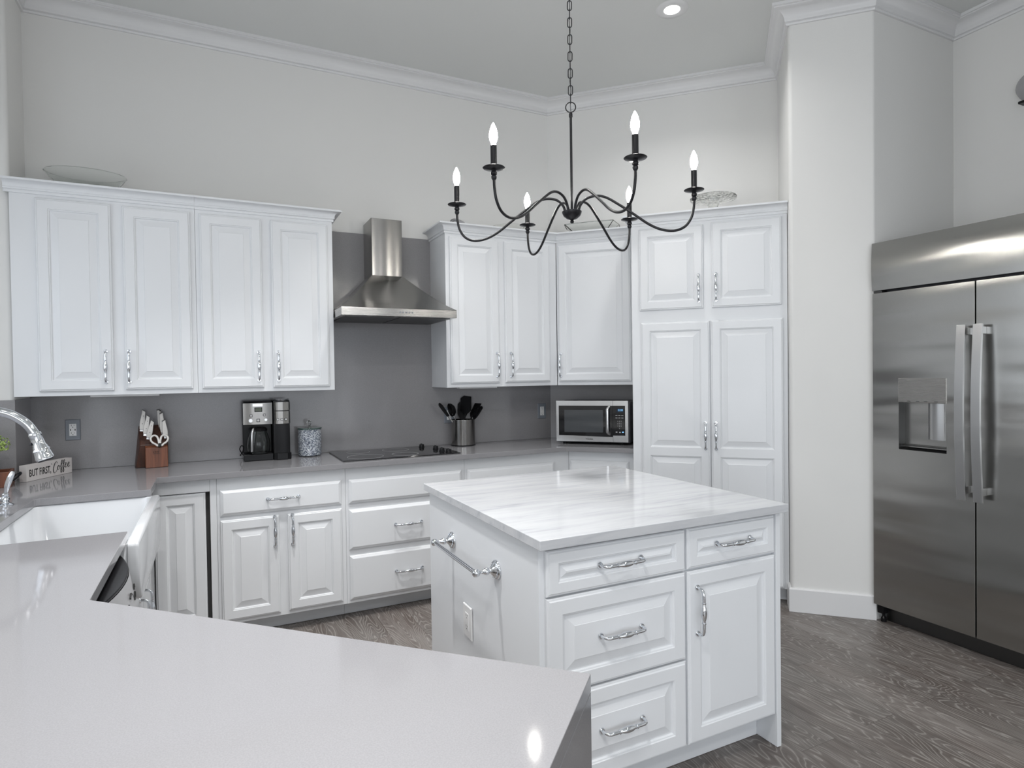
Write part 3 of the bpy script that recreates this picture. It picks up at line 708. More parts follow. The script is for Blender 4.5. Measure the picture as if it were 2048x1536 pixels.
for k in range(16):
    for q in range(3):
        p_, r_ = q / 3, (q + 1) / 3; A_, B_, C_, D_ = fb(k, p_), fb(k + 1, p_), fb(k + 1, r_), fb(k, r_); za, zc = 0.858 - 0.12 * p_, 0.858 - 0.12 * r_
        quad(bm, [(A_[0], A_[1], za), (B_[0], B_[1], za), (C_[0], C_[1], zc), (D_[0], D_[1], zc)])
bmesh.ops.remove_doubles(bm, verts=bm.verts, dist=0.0001)
obj('fascia', bm, mat('grey fascia', (0.34, 0.34, 0.35), 0.3), r, smooth=True)
bm = NB(); box(bm, 0.0, 0.012, -0.298, 0.298, 0.11, 0.725); obj('door', bm, M['steel_v'], r, bevel=0.003)
for (y_, z_, w_, h_) in ((-0.02, 0.82, 0.030, 0.010), (0.04, 0.80, 0.016, 0.022), (0.095, 0.81, 0.012, 0.014), (-0.07, 0.80, 0.016, 0.018), (-0.11, 0.80, 0.010, 0.022)):
    xx = 0.0045 + (0.058 + 0.022 * (0.858 - z_) / 0.12) * (1 - (y_ / 0.30) ** 2)
    bm = NB(); sweep(bm, [(xx, y_ - w_ / 2, z_ - h_ / 2), (xx, y_, z_ + h_ / 2), (xx, y_ + w_ / 2, z_ - h_ / 4)], 0.0026, 6); obj('print_mark', bm, M['ink'], r)

# faucet ---------------------------------------------------------
r = thing('faucet', 'polished chrome gooseneck pull-down faucet behind the sink', 'faucet', (-0.86, 2.80, 0.914))
bm = NB(); lathe(bm, [(0.0001, 0.0005), (0.032, 0.0005), (0.032, 0.006), (0.024, 0.012), (0.019, 0.03), (0.017, 0.10), (0.020, 0.11), (0.015, 0.12), (0.0001, 0.121)], 28); obj('base', bm, M['chrome'], r, smooth=40)
pts = catmull([(0, 0, 0.10), (0, 0, 0.22), (0.012, 0, 0.31), (0.060, 0, 0.373), (0.125, 0, 0.390), (0.190, 0, 0.378), (0.240, 0, 0.343), (0.268, 0, 0.300)], 8)
bm = NB(); sweep(bm, pts, [0.0165 - 0.0015 * abs(math.sin(i)) * 0 for i in range(len(pts))], 20); obj('spout', bm, M['chrome'], r, smooth=60)
dirv = Vector((0.30, 0, -0.95)).normalized(); q_ = dirv.to_track_quat('Z', 'Y').to_matrix().to_4x4()
bm = NB(); lathe(bm, [(0.0001, -0.004), (0.019, -0.004), (0.020, 0.0), (0.021, 0.004), (0.0195, 0.008), (0.020, 0.045), (0.023, 0.050), (0.023, 0.055), (0.027, 0.062), (0.028, 0.064), (0.026, 0.067), (0.0285, 0.088), (0.030, 0.092), (0.030, 0.097), (0.026, 0.100), (0.0001, 0.100)], 28, (0.268, 0, 0.300), q_)
hd = obj('spray_head', bm, M['chrome'], r, smooth=35)
bm = NB(); lathe(bm, [(0.0001, 0.100), (0.025, 0.1005), (0.023, 0.106), (0.0001, 0.106)], 24, (0.268, 0, 0.300), q_); obj('nozzle', bm, M['dark_grey'], hd, smooth=35)
bm = NB(); lathe(bm, [(0.0001, 0), (0.006, 0.001), (0.006, 0.006), (0.0001, 0.007)], 12, Vector((0.268, 0, 0.300)) + dirv * 0.035 + Vector((-0.018, -0.006, -0.004)), Matrix.Rotation(-PI / 2, 4, 'Y')); obj('button', bm, M['dark_grey'], hd, smooth=40)
r = thing('lever_valve', 'chrome lever valve with a curved teardrop handle at the left end of the worktop', 'valve', (-0.752, 3.085, 0.914))
bm = NB(); lathe(bm, [(0.0001, 0.0005), (0.028, 0.0005), (0.028, 0.003), (0.022, 0.006), (0.013, 0.010), (0.012, 0.016), (0.016, 0.022), (0.015, 0.030), (0.009, 0.036), (0.012, 0.040), (0.012, 0.044), (0.007, 0.050), (0.0001, 0.052)], 26); obj('base', bm, M['chrome'], r, smooth=35)
bm = NB(); sweep(bm, catmull([(0, 0, 0.045), (0.004, 0, 0.060), (0.008, 0, 0.080), (0.016, 0, 0.105), (0.024, 0, 0.125), (0.028, 0, 0.133)], 5),
    [0.006 + 0.005 * math.sin(PI * min(1, i / 25) ** 1.2) for i in range(26)], 14); obj('lever', bm, M['chrome'], r, smooth=60)
bm = NB(); lathe(bm, [(0.0001, 0), (0.008, 0.0), (0.010, 0.006), (0.007, 0.012), (0.011, 0.018), (0.011, 0.026), (0.007, 0.03), (0.007, 0.06), (0.0001, 0.06)], 20, (-0.006, 0, 0.026), Matrix.Rotation(-PI / 2, 4, 'Y')); obj('spindle', bm, M['chrome'], r, smooth=35)

# wooden box with black handle, plant
r = thing('wooden_box', 'brown wooden tray box with a black metal handle at the left edge of the worktop', 'box', (-0.968, 3.655, 0.914), R(8))
bm = NB(); Wb, Db, Hb, th_ = 0.105, 0.075, 0.072, 0.010
box(bm, -Wb, Wb, -Db, Db, 0.0005, th_); box(bm, -Wb, Wb, -Db, -Db + th_, th_, Hb); box(bm, -Wb, Wb, Db - th_, Db, th_, Hb); box(bm, -Wb, -Wb + th_, -Db + th_, Db - th_, th_, Hb); box(bm, Wb - th_, Wb, -Db + th_, Db - th_, th_, Hb)
obj('box_body', bm, M['wood'], r, bevel=0.001)
bm = NB(); sweep(bm, catmull([(Wb, -0.040, 0.028), (Wb + 0.018, -0.032, 0.045), (Wb + 0.026, 0.0, 0.052), (Wb + 0.018, 0.032, 0.045), (Wb, 0.040, 0.028)], 5), 0.010, 10, flat=(0.9, 1.0)); obj('handle', bm, M['black_metal'], r, smooth=60)
r = thing('potted_plant', 'bright green leafy plant entering at the left edge above the worktop', 'plant', (-0.955, 3.655, 0.925))
bm = NB(); lathe(bm, [(0.0001, 0.0), (0.032, 0.0), (0.040, 0.07), (0.045, 0.10), (0.042, 0.10), (0.036, 0.085), (0.0001, 0.085)], 24); obj('pot', bm, M['plastic_white'], r, smooth=35)
bm = NB(); rnd = random.Random(3)
for k in range(420):
    a_ = rnd.uniform(0, 2 * PI); e_ = rnd.uniform(-0.35, 1.35); rad = 0.085 * rnd.uniform(0.55, 1.05)
    c = Vector((rad * math.cos(a_) * math.cos(e_), rad * math.sin(a_) * math.cos(e_), 0.175 + rad * 0.85 * math.sin(e_)))
    n_ = (c - Vector((0, 0, 0.16))).normalized() + Vector([rnd.uniform(-.5, .5) for _ in range(3)]); n_.normalize()
    t_ = n_.orthogonal().normalized(); t_.rotate(Matrix.Rotation(rnd.uniform(0, 2 * PI), 3, n_)); b_ = n_.cross(t_); L_ = rnd.uniform(0.014, 0.022); w_ = L_ * 0.36
    v = [c - t_ * L_ / 2, c + b_ * w_, c + t_ * L_ / 2, c - b_ * w_]; mid = bm.verts.new(c + n_ * 0.003); vv = [bm.verts.new(p) for p in v]
    for i in range(4): bm.faces.new((vv[i], vv[(i + 1) % 4], mid))
obj('foliage', bm, M['leaf'], r, normals=False)

# coffee sign -----------------------------------------------------
A_ = Vector((-0.826, 3.735)); B_ = Vector((-0.689, 4.008)); d_ = (B_ - A_); L = d_.length; ang = math.atan2(d_.y, d_.x)
r = thing('wooden_sign', 'small white block sign with a coffee slogan on the worktop corner', 'sign', (A_.x, A_.y, 0.914), ang)
bm = NB(); box(bm, 0, L, 0, 0.036, 0.0005, 0.080); obj('block', bm, M['sign'], r, bevel=0.0008)
text('lettering', 'BUT FIRST,', 0.050, M['ink'], r, (0.087, -0.0004, 0.038), sx=0.60, offset=0.0004)
bm = NB()
def script(pts, off, sc, rr=0.0016):
    P2 = catmull([(off[0] + x * sc, -0.0006, off[1] + z * sc) for x, z in pts], 6)
    n_ = len(P2); rad = []
    for i, p in enumerate(P2):
        dz = (P2[min(i + 1, n_ - 1)] - P2[max(i - 1, 0)]); a_ = abs(dz.z) / (dz.length + 1e-9); down = dz.z < 0
        rad.append(rr * (0.55 + (0.75 if down else 0.15) * a_))
    sweep(bm, P2, rad, 6, flat=(1.0, 1.0))
sc_ = 0.040
# C o f f e e, one cursive stroke per letter
script([(-0.20, 1.05), (-0.12, 1.00), (-0.06, 0.90)], (0.166, 0.026), sc_, 0.0010)
script([(0.72, 1.05), (0.62, 1.28), (0.38, 1.18), (0.12, 0.75), (0.0, 0.30), (0.10, -0.08), (0.35, -0.10), (0.60, 0.12), (0.78, 0.42)], (0.172, 0.022), sc_)
script([(0.22, 0.70), (0.02, 0.55), (-0.06, 0.25), (0.08, 0.05), (0.28, 0.15), (0.34, 0.45), (0.22, 0.70), (0.30, 0.52), (0.55, 0.55)], (0.203, 0.028), sc_ * 0.85)
for ox in (0.221, 0.236):
    script([(0.0, 0.45), (0.28, 0.75), (0.48, 1.20), (0.38, 1.38), (0.22, 1.05), (0.14, 0.40), (0.08, -0.30), (0.16, -0.48), (0.30, -0.20), (0.22, 0.15), (0.42, 0.35)], (ox, 0.028), sc_ * 0.88)
for ox in (0.252, 0.272):
    script([(0.0, 0.35), (0.25, 0.45), (0.40, 0.68), (0.24, 0.78), (0.08, 0.50), (0.08, 0.18), (0.26, 0.06), (0.50, 0.28)], (ox, 0.032), sc_ * 0.88)
obj('script_lettering', bm, M['ink'], r, smooth=60)

# ---------------------------------------------------------------- knife block, knives, scissors
r = thing('knife_block', 'dark brown wooden knife block on the back worktop', 'knife block', (-0.290, 3.952, 0.914), R(8))
bm = NB()
sec = [(0.045, 0.0005), (0.160, 0.0005), (0.150, 0.215), (0.120, 0.232), (0.022, 0.128)]
def xsec(x, e): return [bm.verts.new((x + (0.022 if (z > 0.1 and e) else 0) * e, y, z)) for y, z in sec]
l_ = xsec(-0.098, 1); r_ = xsec(0.062, 0)
bm.faces.new(l_[::-1]); bm.faces.new(r_)
for i in range(5): bm.faces.new((l_[i], r_[i], r_[(i + 1) % 5], l_[(i + 1) % 5]))
obj('block', bm, M['wood_dark'], r, bevel=0.004, bseg=3)
bm = NB(); sec = [(0.0, 0.0005), (0.044, 0.0005), (0.030, 0.128), (0.006, 0.112)]
l_ = [bm.verts.new((-0.052, y, z)) for y, z in sec]; r_ = [bm.verts.new((0.058, y, z)) for y, z in sec]
bm.faces.new(l_[::-1]); bm.faces.new(r_)
for i in range(4): bm.faces.new((l_[i], r_[i], r_[(i + 1) % 4], l_[(i + 1) % 4]))
fb = obj('front_block', bm, M['wood'], r, bevel=0.003, bseg=2)
bm = NB(); sweep(bm, [(-0.016, -0.0002, 0.078), (0.020, -0.0002, 0.078)], 0.0006, 4)
for k in range(4): sweep(bm, [(-0.013 + k * 0.008, -0.0002, 0.084), (-0.010 + k * 0.008, -0.0002, 0.093)], 0.0009, 4)
obj('engraved_mark', bm, M['ink'], fb)
kb = r
def knife(lx, ly, lz, tilt_x, tilt_y, L_, label, turn=0.0):
    base = Vector((-0.290, 3.952, 0.914)) + Matrix.Rotation(R(8), 3, 'Z') @ Vector((lx, ly, lz))
    o = thing('knife', label, 'knife', base, R(8), 'white-handled knives in the block')
    o.rotation_euler = (tilt_x, tilt_y, R(8) + turn)
    bm = NB()
    lp = []
    for k in range(9):
        f_ = k / 8; w_ = 0.0105 + 0.0025 * math.sin(f_ * PI * 1.6); lp.append((w_, f_ * L_))
    pr_ = None
    for w_, z in lp:
        cur = [bm.verts.new(p) for p in ((-w_, -0.007, z + w_ * 0.55 * (z / L_)), (w_, -0.007, z - w_ * 0.55 * (z / L_)), (w_, 0.007, z - w_ * 0.55 * (z / L_)), (-w_, 0.007, z + w_ * 0.55 * (z / L_)))]
        if pr_:
            for i in range(4): bm.faces.new((pr_[i], pr_[(i + 1) % 4], cur[(i + 1) % 4], cur[i]))
        else: bm.faces.new(cur[::-1])
        pr_ = cur
    bm.faces.new(pr_); h_ = obj('handle', bm, M['ivory'], o, bevel=0.002)
    bm = NB(); w_ = lp[-1][0]; v_ = []
    for dz in (0.0005, 0.005):
        v_.append([bm.verts.new(p) for p in ((-w_ - 0.001, -0.0078, L_ + w_ * 0.6 + dz), (w_ + 0.001, -0.0078, L_ - w_ * 0.6 + dz), (w_ + 0.001, 0.0078, L_ - w_ * 0.6 + dz), (-w_ - 0.001, 0.0078, L_ + w_ * 0.6 + dz))])
    bm.faces.new(v_[0][::-1]); bm.faces.new(v_[1])
    for i in range(4): bm.faces.new((v_[0][i], v_[0][(i + 1) % 4], v_[1][(i + 1) % 4], v_[1][i]))
    obj('butt_cap', bm, M['dark_steel'], o, bevel=0.001)
    bm = NB(); box(bm, -0.009, 0.009, -0.006, 0.006, -0.012, -0.0003); obj('bolster', bm, M['steel_lite'], o, bevel=0.001)
    bm = NB()
    for z in (L_ * 0.3, L_ * 0.72): lathe(bm, [(0.0001, 0.0078), (0.0020, 0.0078), (0.0020, 0.006)], 10, (0, 0, z), Matrix.Rotation(PI / 2, 4, 'X'))
    obj('rivets', bm, M['dark_steel'], h_)
# left fan of three, right fan of three
knife(-0.062, 0.092, 0.212, R(-8), R(7), 0.105, 'white-handled knife at the back left of the knife block, tallest of the left three')
knife(-0.046, 0.070, 0.187, R(-4), R(9), 0.100, 'white-handled knife in the middle of the left three in the block')
knife(-0.032, 0.052, 0.168, R(0), R(13), 0.092, 'white-handled knife at the front of the left three in the block')
knife(0.034, 0.098, 0.218, R(-8), R(2), 0.095, 'white-handled knife at the back right of the block, partly hidden behind a broader one', 0.9)
knife(0.041, 0.075, 0.192, R(-4), R(4), 0.108, 'broad white-handled knife, tallest of the right three in the block', PI)
knife(0.052, 0.052, 0.168, R(0), R(5), 0.090, 'white-handled knife at the front right of the block, above the scissors', PI)
base = Vector((-0.290, 3.952, 0.914)) + Matrix.Rotation(R(8), 3, 'Z') @ Vector((0.018, 0.008, 0.122))
r = thing('scissors', 'kitchen scissors with white loop handles in the front slot of the knife block', 'scissors', base, R(8)); r.rotation_euler = (R(-20), 0, R(8))
for s_ in (-1, 1):
    bm = NB(); lp = [(s_ * x, -0.010, z) for x, z in ((0.006, -0.002), (0.003, 0.012), (0.005, 0.030), (0.010, 0.048), (0.020, 0.057), (0.033, 0.055), (0.042, 0.043), (0.041, 0.028), (0.032, 0.015), (0.020, 0.007), (0.012, -0.002))]
    lp2 = catmull(lp + [lp[0]], 4)[:-1]; sweep(bm, lp2, 0.0052, 10, True, flat=(1.0, 0.9)); obj('loop_handle', bm, M['ivory'], r, smooth=60)
bm = NB(); box(bm, -0.008, 0.008, -0.016, -0.006, -0.012, 0.010); obj('pivot', bm, M['black'], r, bevel=0.002)

# ---------------------------------------------------------------- coffee maker
r = thing('coffee_maker', 'black and stainless coffee maker with glass carafe on the back worktop', 'coffee maker', (0.159, 3.935, 0.914))
W1, W2 = 0.160, 0.262
bm = NB(); box(bm, 0, W1 + 0.004, 0.0, 0.165, 0.001, 0.040); box(bm, 0.0, W1 + 0.004, 0.105, 0.165, 0.040, 0.222); box(bm, -0.002, W1 + 0.004, 0.005, 0.165, 0.222, 0.348); box(bm, 0.002, W1, 0.010, 0.160, 0.348, 0.358)
obj('body', bm, M['black'], r, bevel=0.004, bseg=2)
bm = NB(); prism(bm, [(0, 0.004), (0.04, -0.001), (0.08, -0.003), (0.12, -0.001), (W1, 0.004)], 0.218, 0.345); pn = obj('control_panel', bm, M['steel_v'], r, smooth=30)
bm = NB(); prism(bm, [(W1 + 0.0055, 0.03), (W1 + 0.008, 0.0), (0.213, -0.008), (W2 - 0.003, 0.0), (W2, 0.03), (W2, 0.165), (W1 + 0.0055, 0.165)], 0.0405, 0.356); obj('pod_tower', bm, M['black'], r, smooth=30)
bm = NB(); prism(bm, [(W1 + 0.0055, -0.006), (0.186, -0.022), (0.242, -0.022), (W2 + 0.003, -0.006), (W2 + 0.003, 0.165), (W1 + 0.0055, 0.165)], 0.001, 0.040); obj('drip_tray', bm, M['black'], r, bevel=0.003)
arcp = [(W1 + 0.008, 0.004), (0.180, -0.010), (0.213, -0.015), (0.246, -0.010), (W2, 0.004)]
bm = NB(); prism(bm, arcp, 0.217, 0.292); pb = obj('pod_panel', bm, M['steel_v'], r, smooth=40)
bm = NB(); prism(bm, arcp, 0.297, 0.347); obj('pod_lid_band', bm, M['steel_v'], r, smooth=40)
bm = NB(); lathe(bm, [(0.0001, 0.3565), (0.046, 0.3565), (0.047, 0.361), (0.044, 0.366), (0.0001, 0.366)], 28, (0.213, 0.04, 0)); obj('pod_lid', bm, M['chrome'], r, smooth=35)
bm = NB(); box(bm, 0.066, 0.101, -0.0045, -0.002, 0.296, 0.315); obj('display', bm, M['lcd'], pn)
bm = NB(); box(bm, 0.062, 0.105, -0.0035, -0.001, 0.292, 0.319); obj('display_frame', bm, M['black'], pn)
bm = NB(); box(bm, 0.052, 0.108, -0.0040, -0.001, 0.324, 0.341); obj('name_plate', bm, M['steel_lite'], pn, bevel=0.001)
def button(x, z, s_, par, y=-0.004, mt='dark_grey', round_=False):
    bm = NB()
    if round_: lathe(bm, [(0.0001, 0.003), (s_, 0.003), (s_, 0)], 18, (x, y + 0.002, z), Matrix.Rotation(PI / 2, 4, 'X'))
    else: rings_face(bm, x - s_, x + s_, z - s_, z + s_, [(0, y + 0.003), (0, y), (0.001, y - 0.0006)])
    o = obj('button', bm, M[mt], par)
    if not round_:
        bm = NB(); rings_face(bm, x - s_ * 0.66, x + s_ * 0.66, z - s_ * 0.66, z + s_ * 0.66, [(0, y - 0.0004), (0, y - 0.0013)]); obj('button_face', bm, M['label_white'], o)
for x, z, s_ in ((0.043, 0.271, 0.0075), (0.116, 0.273, 0.007), (0.082, 0.242, 0.0095)): button(x, z, s_, pn)
for x, z, s_ in ((0.040, 0.242, 0.0105), (0.124, 0.244, 0.008)): button(x, z, s_, pn, -0.004, 'steel_lite', True)
for x in (0.190, 0.213, 0.236): button(x, 0.243, 0.007, pb, -0.0165)
bm = NB(); lathe(bm, [(0.0001, 0.041), (0.052, 0.041), (0.062, 0.055), (0.066, 0.085), (0.062, 0.125), (0.050, 0.160), (0.047, 0.175), (0.0465, 0.175), (0.049, 0.159), (0.0605, 0.124), (0.0645, 0.085), (0.0605, 0.056), (0.051, 0.0425), (0.0001, 0.0425)], 36, (0.085, 0.048, 0))
cf = obj('carafe', bm, M['glass'], r, smooth=50)
bm = NB(); lathe(bm, [(0.0001, 0.176), (0.049, 0.176), (0.050, 0.186), (0.040, 0.196), (0.0001, 0.198)], 28, (0.085, 0.048, 0)); obj('carafe_lid', bm, M['black'], cf, smooth=35)
bm = NB(); sweep(bm, catmull([(0.060, 0.000, 0.190), (0.052, -0.020, 0.188), (0.046, -0.030, 0.160), (0.044, -0.032, 0.110), (0.044, -0.026, 0.062)], 6), 0.0105, 12, flat=(1.0, 0.7)); obj('carafe_handle', bm, M['steel_lite'], cf, smooth=60)
bm = NB(); sweep(bm, catmull([(0.0, 0.09, 0.03), (-0.012, 0.085, 0.050), (-0.020, 0.06, 0.072), (-0.010, 0.05, 0.092), (0.001, 0.06, 0.080), (-0.004, 0.08, 0.050), (-0.016, 0.10, 0.030), (-0.010, 0.16, 0.020)], 6), 0.003, 8); obj('cord', bm, M['black'], r, smooth=60)

# ---------------------------------------------------------------- crystal jar
r = thing('crystal_jar', 'sparkling crushed-crystal jar with glass knob lid left of the cooktop', 'jar', (0.545, 4.030, 0.914))
bm = NB(); lathe(bm, [(0.0001, 0.006), (0.068, 0.006), (0.070, 0.009), (0.070, 0.166), (0.068, 0.169), (0.0001, 0.169)], 48); obj('jar_body', bm, M['crystal'], r, smooth=40)
bm = NB(); lathe(bm, [(0.0001, 0.0005), (0.022, 0.0005), (0.022, 0.0055), (0.0001, 0.0055)], 24); obj('foot', bm, M['glass'], r, smooth=40)
bm = NB(); lathe(bm, [(0.0001, 0.1695), (0.074, 0.1695), (0.0745, 0.1745), (0.073, 0.1775), (0.0001, 0.1775)], 48); ld = obj('lid', bm, mat('green tinted glass', (0.12, 0.20, 0.18), 0.05, 0.0, Transmission_Weight=0.6), r, smooth=40)
bm = NB(); lathe(bm, [(0.0001, 0.178), (0.012, 0.178), (0.008, 0.184), (0.0065, 0.192), (0.010, 0.197), (0.0155, 0.206), (0.0155, 0.212), (0.009, 0.221), (0.0001, 0.223)], 10); obj('lid_knob', bm, M['glass'], ld, smooth=20)

# ---------------------------------------------------------------- utensil crock and utensils
CC = Vector((1.583, 4.030, 0.914))
r = thing('utensil_crock', 'stainless steel utensil crock right of the cooktop', 'utensil holder', CC)
bm = NB(); lathe(bm, [(0.0001, 0.004), (0.0835, 0.004), (0.084, 0.006), (0.084, 0.178), (0.0845, 0.180), (0.084, 0.182), (0.081, 0.182), (0.081, 0.008), (0.0001, 0.008)], 56); obj('crock_body', bm, M['steel_v'], r, smooth=40)
bm = NB(); lathe(bm, [(0.0001, 0.0005), (0.086, 0.0005), (0.0865, 0.0055), (0.085, 0.007), (0.0001, 0.0065)], 48); obj('base_ring', bm, M['black'], r, smooth=40)
def utensil(name, label, base, tip, headf, shaft='black_matt', rad=0.0055, hs=1.25):
    b_ = CC + Vector(base); t_ = CC + Vector(tip)
    o = thing(name, label, 'utensil', b_, 0, 'black utensils in the steel crock')
    d_ = (t_ - b_); L_ = d_.length; q_ = d_.to_track_quat('Z', 'Y')
    o.rotation_euler = q_.to_euler()
    bm = NB(); sweep(bm, [(0, 0, 0), (0, 0, L_ * 0.5), (0, 0, L_)], rad, 10); obj('shaft', bm, M[shaft], o, smooth=60)
    bm = NB(); headf(bm, L_); bmesh.ops.scale(bm, vec=(hs, 1.0, hs), space=Matrix.Translation((0, 0, -L_)), verts=bm.verts); obj('head', bm, M['black_matt'], o, smooth=45); return o
def plate(bm, outline, th=0.004, z=0.0, curve=0.0):
    f_ = [bm.verts.new((x, -th / 2 + curve * (x * x), zz + z)) for x, zz in outline]; g_ = [bm.verts.new((x, th / 2 + curve * (x * x), zz + z)) for x, zz in outline]
    bm.faces.new(f_); bm.faces.new(g_[::-1])
    for i in range(len(outline)): j = (i + 1) % len(outline); bm.faces.new((f_[i], g_[i], g_[j], f_[j]))
def oval(w, h, n_=20): return [(w * math.cos(2 * PI * k / n_), h * math.sin(2 * PI * k / n_)) for k in range(n_)]
def h_ladle(bm, L_):
    lathe(bm, [(0.0001, -0.030), (0.024, -0.024), (0.036, -0.010), (0.039, 0.006), (0.036, 0.006), (0.033, -0.008), (0.022, -0.020), (0.0001, -0.026)], 28, (0, 0, L_ + 0.022), Matrix.Rotation(R(78), 4, 'X'))
def h_spoon(bm, L_): plate(bm, [(x, z + 0.040) for x, z in oval(0.027, 0.045)], 0.008, L_, 6)
def h_turner(bm, L_): plate(bm, [(-0.012, -0.01), (0.012, -0.01), (0.042, 0.015), (0.050, 0.105), (0.022, 0.125), (-0.034, 0.118), (-0.046, 0.02)], 0.008, L_)
def h_slot(bm, L_):
    for k in range(4): x_ = -0.030 + k * 0.0162; plate(bm, [(x_, 0.012), (x_ + 0.0115, 0.012), (x_ + 0.0115, 0.070), (x_, 0.070)], 0.005, L_)
    plate(bm, [(-0.012, -0.01), (0.012, -0.01), (0.030, 0.013), (-0.030, 0.013)], 0.005, L_); plate(bm, [(-0.030, 0.069), (0.030, 0.069), (0.030, 0.080), (-0.030, 0.080)], 0.005, L_)
def h_tong(bm, L_): plate(bm, [(-0.010, -0.03), (0.010, -0.03), (0.018, 0.01), (0.020, 0.045), (0.0, 0.062), (-0.020, 0.045), (-0.018, 0.01)], 0.012, L_)
def h_spat(bm, L_): plate(bm, [(-0.010, -0.02), (0.010, -0.02), (0.026, 0.01), (0.028, 0.070), (0.018, 0.082), (-0.026, 0.078), (-0.026, 0.01)], 0.009, L_)
utensil('tongs', 'black-tipped tongs leaning out at the far left of the crock', (0.03, 0.0, 0.012), (-0.135, -0.01, 0.240), h_tong, 'steel_lite', 0.005)
utensil('ladle', 'round black ladle leaning left in the crock', (0.02, 0.02, 0.012), (-0.070, 0.02, 0.225), h_ladle, 'steel_lite', 0.0045)
utensil('turner', 'tall black turner, highest of the utensils in the crock', (-0.01, 0.0, 0.012), (0.030, 0.03, 0.225), h_turner, hs=1.0)
utensil('spatula', 'black spatula behind the tall turner in the crock', (0.0, 0.03, 0.012), (0.018, 0.055, 0.200), h_spat)
utensil('slotted_turner', 'slotted black turner leaning right in the crock', (-0.04, -0.01, 0.012), (0.080, 0.02, 0.205), h_slot)
utensil('serving_spoon', 'black serving spoon leaning lowest to the right in the crock', (-0.05, -0.02, 0.012), (0.082, -0.01, 0.185), h_spoon)

# ---------------------------------------------------------------- microwave
w_ = tc2w(-1.108, 4.185)
r = thing('microwave', 'stainless and black microwave oven on the angled worktop', 'microwave', (w_[0], w_[1], 0.914), -PI / 4)
MW, MH, MD = 0.503, 0.287, 0.33
bm = NB(); box(bm, 0.002, MW + 0.012, 0.012, MD, 0.014, 0.014 + MH - 0.004); obj('case', bm, M['dark_grey'], r, bevel=0.004)
zb_ = 0.021; zt_ = 0.021 + MH - 0.004
def fr_panel(x0, x1, hole, depth=0.014):
    bm = NB(); hx0, hx1, hz0, hz1 = hole
    box(bm, x0, x1, -depth + 0.014, 0.0118, zb_, hz0); box(bm, x0, x1, -depth + 0.014, 0.0118, hz1, zt_)
    if hx0 > x0: box(bm, x0, hx0, -depth + 0.014, 0.0118, hz0, hz1)
    if hx1 < x1: box(bm, hx1, x1, -depth + 0.014, 0.0118, hz0, hz1)
    return bm
dr = obj('door', fr_panel(0, 0.3985, (0.018, 0.3985, 0.062, 0.270)), M['steel_lite'], r)
cp = obj('control_panel', fr_panel(0.4, MW, (0.4, MW - 0.020, 0.066, 0.270)), M['steel_lite'], r)
bm = NB(); pts = [(0.018, 0.070), (0.022, 0.066)] + [(0.022 + (0.3765) * k / 10, 0.066 - 0.010 * math.sin(k / 10 * PI / 2)) for k in range(1, 11)] + [(0.3985, 0.270), (0.024, 0.270), (0.018, 0.264)]
f_ = [bm.verts.new((x, -0.0006, z)) for x, z in pts]; g_ = [bm.verts.new((x, 0.010, z)) for x, z in pts]; bm.faces.new(f_); bm.faces.new(g_[::-1])
for i in range(len(pts)): j = (i + 1) % len(pts); bm.faces.new((f_[i], g_[i], g_[j], f_[j]))
obj('door_glass', bm, M['black_glass'], dr)
bm = NB(); box(bm, 0.058, 0.331, -0.0012, -0.0007, 0.085, 0.240); obj('window', bm, M['glass_dark'], dr)
bm = NB(); sweep(bm, catmull([(0.374, -0.002, 0.262), (0.366, -0.020, 0.250), (0.364, -0.028, 0.225), (0.364, -0.028, 0.110), (0.366, -0.020, 0.085), (0.374, -0.002, 0.072)], 6), 0.012, 14, flat=(0.55, 1.0)); obj('handle', bm, M['steel_lite'], dr, smooth=60)
bm = NB(); box(bm, 0.4, MW - 0.021, -0.0006, 0.010, 0.067, 0.269); obj('keypad', bm, M['black_glass'], cp)
bm = NB(); box(bm, 0.425, 0.472, -0.0012, -0.0007, 0.226, 0.252); obj('display_window', bm, mat('display glass', (0.01, 0.02, 0.04), 0.1), cp)
text('display_digits', '0:00', 0.020, M['blue_disp'], cp, (0.452, -0.0016, 0.240), extrude=0.0002)
for i_, row in enumerate(('1 2 3', '4 5 6', '7 8 9', '0')):
    text('key_digits', row, 0.0125, M['line'], cp, (0.444, -0.0010, 0.163 - 0.016 * i_), extrude=0.0002, sx=1.15)
for z_ in (0.203, 0.187):
    for x_ in (0.424, 0.444, 0.464):
        bm = NB(); box(bm, x_ - 0.007, x_ + 0.007, -0.0010, -0.0007, z_ - 0.0016, z_ + 0.0016); obj('key_mark', bm, M['line'], cp)
for x_, z_, mt_ in ((0.424, 0.090, 'line'), (0.447, 0.088, 'line'), (0.467, 0.090, 'blue_disp')):
    bm = NB(); rings_face(bm, x_ - 0.006, x_ + 0.006, z_ - 0.004, z_ + 0.004, [(0, -0.0007), (0, -0.0010)]); obj('key_mark', bm, M[mt_], cp)
text('maker_name', 'TOSHIBA', 0.0125, M['ink'], dr, (0.235, -0.0003, 0.038), extrude=0.0002, offset=0.0003)
for x_ in (0.05, MW - 0.05):
    for y_ in (0.05, MD - 0.05):
        bm = NB(); lathe(bm, [(0.0001, 0.0005), (0.014, 0.0005), (0.015, 0.0135), (0.0001, 0.0135)], 14, (x_, y_, 0)); obj('foot', bm, M['black'], r)

